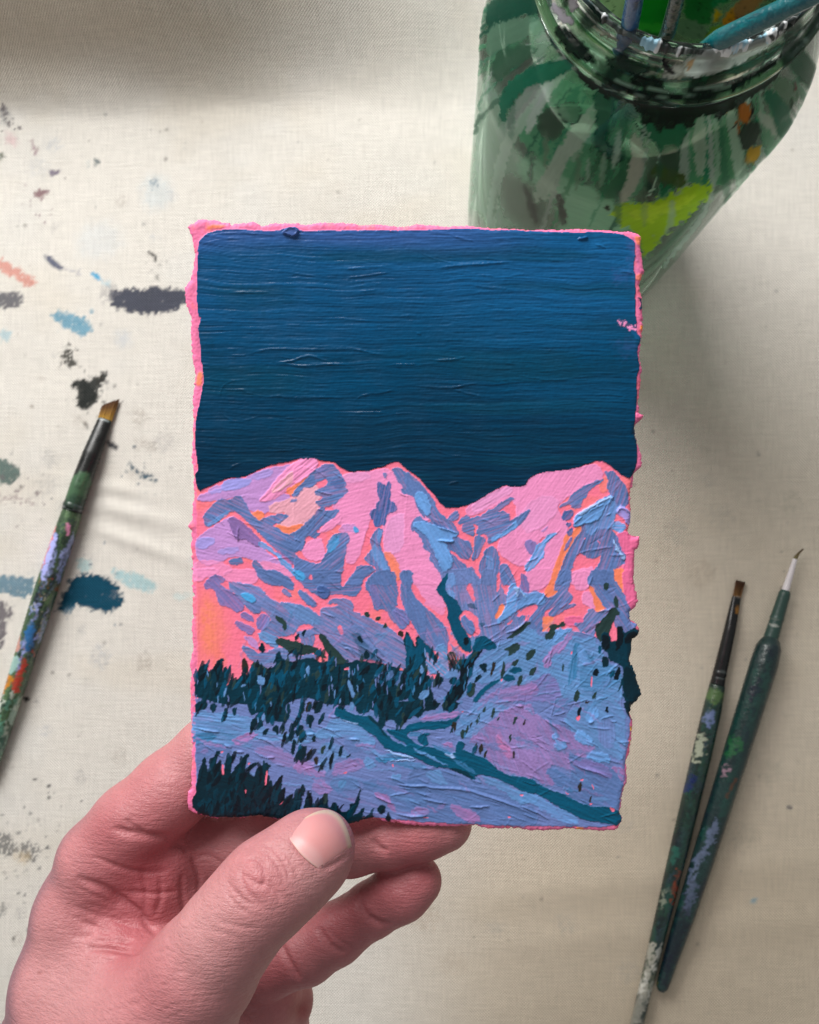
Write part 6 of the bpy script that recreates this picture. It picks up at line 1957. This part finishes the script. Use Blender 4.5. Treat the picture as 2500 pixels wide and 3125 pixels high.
me = new_mesh("inner_paint", IV.reshape(-1, 3), gf[:, ::-1])
set_col(me, im.C.reshape(-1, 3), np.clip(im.A, 0, 1).ravel())
link("inner_paint", me, film_mat("inner_paint_film", .4, .7), jar)

# crust of white and pale blue paint round the lip
ns = 900
th = np.arange(ns) / ns * 2 * np.pi
ct, sn = np.cos(th), np.sin(th)
al = fbm(ct * 6 + 30, sn * 6, 251, 5)
amp = sst(-.15, .3, al)
wd = np.linspace(-1, 1, 17)
R0 = 34.0 + 0.5 * fbm(ct * 12, sn * 12, 252, 3)
jag = 1 + .45 * fbm(ct * 30, sn * 30, 258, 3)
rr = R0[None, :] + wd[:, None] * ((0.45 + 0.85 * amp) * jag)[None, :]
hz = 199.3 + (1 - wd[:, None] ** 2) ** .7 * ((0.25 + 0.6 * amp) * (1 + .6 * fbm(ct * 40, sn * 40, 253, 3)))[None, :]
hz = hz - 0.9 * np.abs(wd[:, None]) ** 3 * (1 + 0.7 * (wd[:, None] > 0) * (amp * np.clip(jag - .6, 0, 1))[None, :])
CV = np.stack([rr * ct + JX, rr * sn + JY, hz], -1)
hue = (.8 * fbm(ct * 9 + 5, sn * 9, 255, 2)[None, :] + .55 * fbm(CV[..., 0] / 1.3, CV[..., 1] / 1.3, 256, 2))[..., None]
cm = np.empty(rr.shape + (3,))
cm[:] = lin((216, 220, 222))
cm = cm + (lin((140, 186, 206)) - cm) * sst(.05, .3, hue)
cm = cm + (lin((22, 32, 32)) - cm) * sst(-.16, -.3, hue)
bare = sst(.45, .2, amp)[None, :, None]
cm = cm * (1 - .8 * bare) + lin((34, 56, 50)) * .8 * bare
me = new_mesh("rim_crust", CV.reshape(-1, 3), grid_faces(17, ns, True))
set_col(me, cm.reshape(-1, 3))
link("rim_crust", me, vcol_mat("rim_crust", .5, .5, bump=(1800, .4, .0003)), jar)


# ------------------------------------------------------------------ brushes
def tube(axis, radii, ns=28, flat=None, up=None):
    """axis (n,3), radii (n,), optional flattening of the second axis per ring; returns V grid"""
    axis = np.asarray(axis, float)
    t = np.gradient(axis, axis=0)
    t /= np.linalg.norm(t, axis=1, keepdims=True)
    up = np.array([0, 0, 1.0]) if up is None else np.asarray(up, float)
    s = np.cross(t, up)
    s /= np.linalg.norm(s, axis=1, keepdims=True)
    u = np.cross(s, t)
    a = np.arange(ns) / ns * 2 * np.pi
    fl_ = np.ones(len(axis)) if flat is None else np.asarray(flat, float)
    r = np.asarray(radii, float)
    return axis[:, None] + s[:, None] * (r[:, None] * np.cos(a))[..., None] + u[:, None] * ((r * fl_)[:, None] * np.sin(a))[..., None]


def tube_part(name, V, mat, parent, C=None, cap=True):
    n, ns = V.shape[:2]
    F = [grid_faces(n, ns, True)[:, ::-1]]
    P_ = V.reshape(-1, 3)
    cc = None if C is None else C.reshape(-1, 3)
    if cap:
        P_ = np.vstack([P_, V[0].mean(0), V[-1].mean(0)])
        k = np.arange(ns)
        k1 = (k + 1) % ns
        F.append(np.vstack([np.stack([k, k1, np.full(ns, n * ns)], -1), np.stack([(n - 1) * ns + k1, (n - 1) * ns + k, np.full(ns, n * ns + 1)], -1)]))
        if cc is not None:
            cc = np.vstack([cc, cc[0], cc[n * ns - 1]])
    me = new_mesh(name, P_, F)
    if cc is not None:
        set_col(me, cc)
    return link(name, me, mat, parent)


def interp_axis(pts, n):
    pts = np.asarray(pts, float)
    s = np.concatenate([[0], np.cumsum(np.linalg.norm(np.diff(pts, axis=0), axis=1))])
    t = np.linspace(0, s[-1], n)
    return np.stack([np.interp(t, s, pts[:, i]) for i in range(3)], -1), t, s


def lying(tile, p0, p1):
    """straight axis on the cloth between two places, returns f(fraction, height)"""
    q = pts_of(tile, [p0, p1])
    A, B = on_plane(q[:, 0], q[:, 1], 5.0)
    return A, B


def bristle_tuft(name, base, tip, r0, r1, flat, mat, parent, n=170, curve=None, slant=None, cols=None):
    """a tuft of separate tapering hairs, one mesh"""
    base, tip = np.asarray(base, float), np.asarray(tip, float)
    d = tip - base
    d /= np.linalg.norm(d)
    s = np.cross(d, [0, 0, 1.0])
    s /= np.linalg.norm(s)
    u = np.cross(s, d)
    V, F, C = [], [], []
    for k in range(n):
        a, q = random.uniform(0, 2 * math.pi), math.sqrt(random.random())
        cx, cy = q * math.cos(a), q * math.sin(a) * flat
        L = np.linalg.norm(tip - base) * (random.uniform(.93, 1.02))
        if slant is not None:
            L *= 1 + slant * cx
        st_ = base + s * cx * r0 + u * cy * r0
        en = base + d * L + s * cx * r1 + u * cy * r1
        c = np.array(cols[0]) * (1 - random.random() * .5) + 0 * st_
        for j in range(4):
            f = j / 3
            p = st_ * (1 - f) + en * f
            if curve is not None:
                p = p + np.asarray(curve) * f * f
            w_ = .17 * (1 - .7 * f)
            V += [p + s * w_, p - s * w_ * .5 + u * w_, p - s * w_ * .5 - u * w_]
            cc = lin(np.array(cols[0]) * (1 - f) + np.array(cols[1]) * f) * random.uniform(.7, 1.2)
            C += [cc] * 3
            if j:
                o = len(V) - 6
                for i in range(3):
                    F.append((o + i, o + (i + 1) % 3, o + 3 + (i + 1) % 3, o + 3 + i))
    me = new_mesh(name, np.array(V), np.array(F))
    set_col(me, np.array(C))
    return link(name, me, mat, parent)


M_HAIR = vcol_mat("synthetic_hair", .4, .5)
M_HANDLE = vcol_mat("painted_handle", .33, .5, bump=(620, .6, .0006), roughvar=.15, coat=.25)
M_FER = simple("black_ferrule", (22, 24, 24), .3, .5, .3, noisecol=.3)


def handle_canvas(V, base):
    x, y, _ = proj(V)
    return Canvas(x, y, base)


def splat(c, tile, cols, x_of, y0, y1, n, w=(8, 34), L=(30, 150), slope=0.0, seed=1):
    rnd = random.Random(seed)
    for _ in range(n):
        y = rnd.uniform(y0, y1)
        x = x_of(y) + rnd.uniform(-1, 1) * 55
        l = rnd.uniform(*L)
        c.line(tile, rnd.choice(cols), [(x, y), (x - slope * l, y + l)], rnd.uniform(*w), rag=8, soft=2, op=rnd.uniform(.35, 1), th=.12, streak=.05, var=.25, mott=.45)


def rest(ax, r):
    """height of a straight rod's axis when it lies on the cloth"""
    hgt = cloth_height(ax[None, :, 0], ax[None, :, 1])[0]
    k = np.linspace(-1, 1, len(ax))
    cf = np.polyfit(k, hgt, 1)
    fit = np.polyval(cf, k)
    return fit + 0.45 * (hgt - fit).max() + r


# -- angled flat brush at the left
A, B = lying('D2', (592, 150), (-75, 2200))
D = (B - A) / np.linalg.norm(B - A)
LEN = np.linalg.norm(B - A)


def along(y, y0=150.0, y1=2200.0):
    return A + (B - A) * (y - y0) / (y1 - y0)


b1 = empty("paintbrush", along(1200) * [1, 1, 0], category="paintbrush", label="long paint-caked brush with slanted golden bristles at the left")
ys = np.array([228, 300, 420, 520, 600, 700, 715, 726, 740])
rs = np.array([3.4, 3.8, 4.3, 4.5, 4.6, 4.6, 4.9, 4.6, 4.8])
ax = np.array([along(y) for y in np.linspace(228, 740, 60)])
yy = np.linspace(228, 740, 60)
r_ = np.interp(yy, ys, rs)
fl_ = np.interp(yy, [228, 420, 600], [.42, .8, 1.0])
ax[:, 2] = rest(ax, r_ * fl_)
FVV = tube(ax, r_, 40, fl_)
c = handle_canvas(FVV, (20, 22, 22))
c.poly('D2', (62, 92, 66), "400,505 520,535 460,700 340,680", var=.2, rag=5, soft=4, mott=.55, mthr=-.2, mscale=10)
c.poly('D2', (40, 62, 50), "380,640 480,660 450,740 330,720", var=.2, rag=4, soft=6, op=.8, mott=.55, mthr=-.2, mscale=10)
c.poly('D2', (52, 58, 60), "500,240 540,240 470,400 440,400", op=.5, soft=6, mott=.55, mthr=-.2, mscale=10)
c.line('D2', (120, 130, 130), "530,228 600,244", 10)
c.line('D2', (110, 116, 120), "345,712 450,738", 9)
c.line('D2', (90, 96, 104), "350,690 455,715", 7)
tube_part("ferrule", FVV, vcol_mat("stained_ferrule", .3, .5, roughvar=.1), b1, c.C)
yy = np.linspace(738, 2190, 360)
r_ = np.interp(yy, [738, 860, 1150, 1500, 1900, 2190], [4.6, 5.0, 5.3, 4.9, 4.2, 3.4])
ax = np.array([along(y) for y in yy])
ax[:, 2] = rest(ax, r_)
HVV = tube(ax, r_, 48)
c = handle_canvas(HVV, (58, 84, 56))


def lx(y):
    return 592 + (-75 - 592) * (y - 150) / 2050


splat(c, 'D2', [(30, 54, 44), (88, 116, 78), (20, 36, 36), (44, 70, 60)], lx, 730, 2150, 170, slope=.33, seed=3)
splat(c, 'D2', [(160, 170, 226), (140, 150, 210), (20, 24, 40), (30, 50, 50), (12, 40, 44)], lx, 850, 1500, 80, w=(8, 26), slope=.33, seed=4)
splat(c, 'D2', [(190, 186, 160), (120, 90, 40), (60, 96, 90), (170, 60, 40)], lx, 1050, 1500, 34, w=(5, 14), L=(8, 40), slope=.3, seed=5)
c.poly('D2', (212, 136, 170), "365,800 388,800 385,870 360,880", rag=4, mott=.55, mthr=-.2, mscale=10)
c.poly('D2', (166, 172, 230), "285,870 320,870 290,960 250,1090 225,1130 240,1000", rag=5, mott=.55, mthr=-.2, mscale=10)
c.poly('D2', (206, 120, 130), "300,820 310,820 230,1060 225,1050", rag=3, mott=.55, mthr=-.2, mscale=10)
c.poly('D2', (36, 96, 150), "160,1340 195,1345 180,1500 140,1520 135,1420", rag=5, mott=.55, mthr=-.2, mscale=10)
c.poly('D2', (176, 60, 44), "120,1530 155,1530 130,1650 110,1720 60,1750 80,1650 110,1600", rag=6, mott=.55, mthr=-.2, mscale=10)
c.poly('D2', (190, 120, 24), "40,1620 75,1640 50,1700 10,1750 0,1700", rag=5, mott=.55, mthr=-.2, mscale=10)
c.poly('D2', (196, 140, 130), "95,1400 115,1410 100,1510 75,1500", rag=5, op=.8, mott=.55, mthr=-.2, mscale=10)
c.poly('D2', (150, 186, 180), "60,1520 110,1540 90,1620 30,1640", rag=6, op=.8, mott=.55, mthr=-.2, mscale=10)
splat(c, 'D2', [(196, 204, 190), (80, 130, 110), (30, 80, 66), (150, 176, 160)], lx, 1720, 2180, 50, w=(10, 34), slope=.33, seed=6)
tube_part("handle", HVV + 0 * HVV, M_HANDLE, b1, c.C)
bt = along(232)
bt[2] = 3.0
tp = along(135)
tp[2] = 2.6
bristle_tuft("bristles", bt, tp, 3.4, 3.6, .3, M_HAIR, b1, n=520, slant=.32, cols=((170, 130, 30), (90, 50, 20)))

# -- small flat brush at the right
A, B = lying('D3', (590, 245), (95, 2330))


def along2(y):
    return A + (B - A) * (y - 245) / (2330 - 245)


b2 = empty("paintbrush", along2(1200) * [1, 1, 0], category="paintbrush", label="slim dark brush with short brown tip and worn pale handle end at the right")
yy = np.linspace(312, 700, 60)
r_ = np.interp(yy, [312, 420, 640, 650, 660, 700], [2.0, 2.5, 3.0, 3.2, 3.0, 3.3])
fl_ = np.interp(yy, [312, 460], [.6, 1.0])
ax = np.array([along2(y) for y in yy])
ax[:, 2] = rest(ax, r_ * fl_)
V = tube(ax, r_, 32, fl_)
c = handle_canvas(V, (16, 18, 20))
c.poly('D3', (137, 93, 31), "560,345 580,350 572,390 556,385", rag=2, mott=.75, mthr=-.1, mscale=12)
c.line('D3', (150, 140, 130), "555,308 592,316", 10)
c.line('D3', (70, 76, 76), "480,630 530,645", 8)
c.line('D3', (70, 76, 76), "475,660 525,675", 6)
tube_part("ferrule", V, vcol_mat("black_stained_ferrule", .3, .5, roughvar=.1), b2, c.C)
yy = np.linspace(698, 2330, 360)
r_ = np.interp(yy, [698, 800, 1000, 1400, 1800, 2330], [3.5, 4.1, 4.3, 4.0, 3.2, 2.8])
ax = np.array([along2(y) for y in yy])
ax[:, 2] = rest(ax, r_)
V = tube(ax, r_, 40)
c = handle_canvas(V, (22, 46, 40))


def lx2(y):
    return 590 - .2374 * (y - 245)


splat(c, 'D3', [(16, 36, 34), (30, 64, 50), (12, 24, 30), (26, 70, 60), (40, 60, 70)], lx2, 700, 1780, 150, slope=.24, seed=11)
c.poly('D3', (71, 99, 57), "435,695 520,715 500,790 425,770", rag=9, mott=.75, mthr=-.1, mscale=12)
c.poly('D3', (93, 109, 148), "430,790 465,800 455,880 420,880", rag=9, mott=.75, mthr=-.1, mscale=12)
c.poly('D3', (152, 159, 140), "395,890 440,910 420,990 380,1030 370,1000", rag=12, mott=.75, mthr=-.1, mscale=12)
c.poly('D3', (15, 39, 85), "345,1080 390,1090 370,1160 330,1150", rag=10, mott=.75, mthr=-.1, mscale=12)
c.poly('D3', (124, 54, 28), "300,1480 320,1490 295,1650 280,1640", rag=9, mott=.75, mthr=-.1, mscale=12)
c.poly('D3', (31, 85, 74), "280,1390 320,1400 300,1470 265,1460", rag=10, mott=.75, mthr=-.1, mscale=12)
c.poly('D3', (132, 140, 124), "250,1560 275,1570 240,1680 225,1660", rag=10, op=.8, mott=.75, mthr=-.1, mscale=12)
c.poly('D3', (152, 151, 140), "150,1790 230,1810 130,2250 40,2230", rag=10, soft=3, mott=.75, mthr=-.1, mscale=12)
splat(c, 'D3', [(40, 60, 40), (90, 96, 80), (24, 30, 34), (212, 212, 204)], lx2, 1790, 2100, 22, w=(8, 22), slope=.24, seed=12)
c.poly('D3', (117, 117, 109), "120,2020 185,2040 120,2300 40,2290", rag=10, op=.6, soft=8, mott=.75, mthr=-.1, mscale=12)
tube_part("handle", V, M_HANDLE, b2, c.C)
bt, tp = along2(316), along2(247)
bt[2] = tp[2] = 2.4
bristle_tuft("bristles", bt, tp, 1.8, 2.2, .5, M_HAIR, b2, n=300, cols=((120, 84, 30), (80, 46, 22)))

# -- fat brush with the fine curved tip
A, B = lying('D3', (815, 145), (238, 2015))


def along3(y):
    return A + (B - A) * (y - 145) / (2015 - 145)


b3 = empty("paintbrush", along3(1100) * [1, 1, 0], category="paintbrush", label="thick dark green brush with white-collared fine tip, rightmost on the cloth")
yy = np.linspace(150, 292, 24)
ax = np.array([along3(y) for y in yy])
ax[:, 2] = 5.6
tube_part("collar", tube(ax, np.linspace(1.05, 1.7, 24), 24), simple("white_quill", (222, 216, 220), .35, .5, noisecol=.08), b3)
yy = np.linspace(286, 505, 50)
r_ = np.interp(yy, [286, 300, 400, 408, 416, 440, 480, 505], [2.0, 2.6, 2.9, 3.2, 2.9, 3.0, 3.2, 3.4])
ax = np.array([along3(y) for y in yy])
ax[:, 2] = 5.8
V = tube(ax, r_, 32)
c = handle_canvas(V, (44, 72, 66))
c.line('D3', (150, 156, 150), "705,430 745,442", 12)
c.line('D3', (96, 110, 104), "712,405 750,415", 8)
tube_part("ferrule", V, vcol_mat("green_stained_ferrule", .4, .5, bump=(900, .3, .0003)), b3, c.C)
yy = np.linspace(500, 2015, 360)
r_ = np.interp(yy, [500, 512, 535, 600, 900, 1400, 1700, 1960, 2000, 2015], [3.4, 4.6, 5.5, 6.0, 5.7, 5.0, 4.3, 3.0, 2.6, 1.6])
ax = np.array([along3(y) for y in yy])
ax[:, 2] = rest(ax, np.maximum(r_, 3.4))
V = tube(ax, r_, 44)
c = handle_canvas(V, (24, 50, 50))


def lx3(y):
    return 815 - .3086 * (y - 145)


splat(c, 'D3', [(20, 42, 44), (30, 58, 56), (18, 34, 46), (28, 66, 60)], lx3, 500, 1960, 170, slope=.3, w=(14, 50), L=(40, 130), seed=21)
c.poly('D3', (31, 87, 54), "530,905 595,915 580,990 510,1000", rag=12, soft=4, mott=.75, mthr=-.1, mscale=12)
c.poly('D3', (145, 117, 132), "515,1035 540,1040 515,1100 490,1110", rag=10, mott=.5)
c.poly('D3', (96, 109, 137), "460,1270 500,1270 440,1420 390,1500 350,1580 365,1490 420,1390", rag=12, op=.85, mott=.25)
c.poly('D3', (85, 96, 124), "360,1520 400,1530 370,1680 330,1700", rag=12, op=.7, mott=.4)
c.poly('D3', (93, 54, 31), "555,1090 570,1095 520,1190 510,1180", rag=4, op=.7, mott=.75, mthr=-.1, mscale=12)
c.poly('D3', (10, 18, 34), "290,1640 380,1660 280,2000 210,2000", rag=12, op=.7, soft=8, mott=.75, mthr=-.1, mscale=12)
c.poly('D3', (117, 117, 23), "205,1965 220,1970 225,2010 208,2005", rag=3, mott=.75, mthr=-.1, mscale=12)
tube_part("handle", V, M_HANDLE, b3, c.C)
bt, tp = along3(152), along3(108)
bt[2] = tp[2] = 5.6
bristle_tuft("bristles", bt, tp, .9, .25, 1.0, M_HAIR, b3, n=150, curve=(2.6, .2, -.6), cols=((110, 100, 40), (84, 60, 22)))


# -- brushes standing in the jar
def standing(name_label, low, rim, top, r, base, marks):
    root = empty("paintbrush", (low[0], low[1], 8), category="paintbrush", label=name_label, group="brushes standing in the jar")
    low, rim, top = (np.asarray(p, float) for p in (low, rim, top))
    ax, t, s = interp_axis([low, rim, top], 200)
    f = t / s[-1]
    hs = 60
    r_ = np.interp(f, [.0, .3, .6, .85, 1.0], [r * 1.25, r * 1.35, r * 1.1, r, r * .8])
    V = tube(ax, r_, 36, up=(0, 1, .2))
    c = handle_canvas(V, base)
    marks(c)
    V1, C1 = V[hs:], c.C[hs:]
    tube_part("handle", V1, M_HANDLE, root, C1)
    tube_part("ferrule", tube(ax[14:hs + 1], r_[14:hs + 1] * .92, 28, up=(0, 1, .2)), M_FER, root)
    bristle_tuft("bristles", ax[15], ax[0], r * .9, r * .35, 1.0, M_HAIR, root, n=120, cols=((70, 60, 40), (20, 60, 40)))
    return root


def at(px, py, d):
    return unproj(px, py, d)


def mk_blue(c):
    c.poly('N', (30, 70, 130), "540,-100 650,-100 620,40 560,40", op=.8, soft=6)
    c.poly('N', (14, 40, 60), "590,0 640,0 620,60 590,60", op=.8, soft=6)
    c.poly('N', (18, 90, 120), "500,120 560,130 540,190 500,180", op=.8, soft=5)


def mk_dark(c):
    splat(c, 'N', [(14, 60, 44), (10, 34, 30), (24, 70, 52)], lambda y: 840 - .3 * y, -100, 260, 30, seed=31)
    for x, y, r_, col in ((815, 30, 10, (60, 66, 60)), (800, 210, 12, (10, 14, 14)), (880, 70, 9, (70, 74, 66))):
        c.poly('N', col, [(x - r_, y - r_), (x + r_, y - r_), (x + r_, y + r_), (x - r_, y + r_)], op=.7)


def mk_teal(c):
    c.poly('N', (0, 104, 112), "1000,290 1400,60 1500,0 1480,40 1100,260", op=.6, soft=6, var=.3)  # lengthwise highlight painted onto the teal handle
    splat(c, 'N', [(0, 70, 80), (4, 100, 104), (30, 120, 120), (10, 60, 70)], lambda y: 1500 - 1.7 * y, -40, 280, 40, w=(3, 12), L=(10, 60), slope=1.7, seed=41)
    for x, y in ((1290, 110), (1245, 220), (1320, 90)):
        c.poly('N', (10, 40, 50), [(x - 12, y - 10), (x + 10, y - 10), (x + 12, y + 10), (x - 10, y + 10)], op=.8)


JB = np.array([JX, JY, 12.0])
standing("blue-handled brush standing in the jar, leftmost of three", JB + [16, 14, 0], at(1925, 62, 188.6), at(1990, -290, 152), 2.05, (30, 80, 126), mk_blue)
bd = standing("dark green brush with faded letters standing between two others in jar", JB + [14, 22, 0], at(2040, 95, 188.6), at(2132, -250, 154), 1.75, (14, 48, 40), mk_dark)
standing("teal-handled brush leaning to the right in the jar", JB + [-26, 6, 0], at(2195, 122, 188.6), at(2680, -112, 158), 2.35, (0, 86, 94), mk_teal)

# faded letters running up the dark handle
lm = simple("faded_print", (86, 92, 78), .6, .3)
a0, a1 = at(2040, 95, 188.6), at(2132, -250, 154)
dr = (a1 - a0) / np.linalg.norm(a1 - a0)
for k, (ch, f) in enumerate((("B", .02), ("R", .09), ("o", .2), ("l", .27), ("a", .34))):
    cu = bpy.data.curves.new("lettering", 'FONT')
    cu.body = ch
    cu.size = .0026
    cu.align_x = 'CENTER'
    cu.align_y = 'CENTER'
    cu.extrude = .00002
    p = a0 + (a1 - a0) * f
    vw_ = CPOS - p
    vw_ -= dr * (vw_ @ dr)
    vw_ /= np.linalg.norm(vw_)
    xax = dr
    yax = np.cross(vw_, xax)
    p = p + vw_ * (1.75 * 1.14)
    tmp = bpy.data.objects.new("lettering_source", cu)
    me = bpy.data.meshes.new_from_object(tmp)
    bpy.data.objects.remove(tmp)
    o = bpy.data.objects.new("lettering", me)
    me.materials.append(lm)
    COL.objects.link(o)
    o.parent = bd
    mt = Matrix.Identity(4)
    for i in range(3):
        mt[i][0], mt[i][1], mt[i][2], mt[i][3] = float(xax[i]), float(yax[i]), float(vw_[i]), float(p[i] / 1000)
    o.matrix_parent_inverse = Matrix.Translation(bd.location).inverted()
    o.matrix_basis = mt
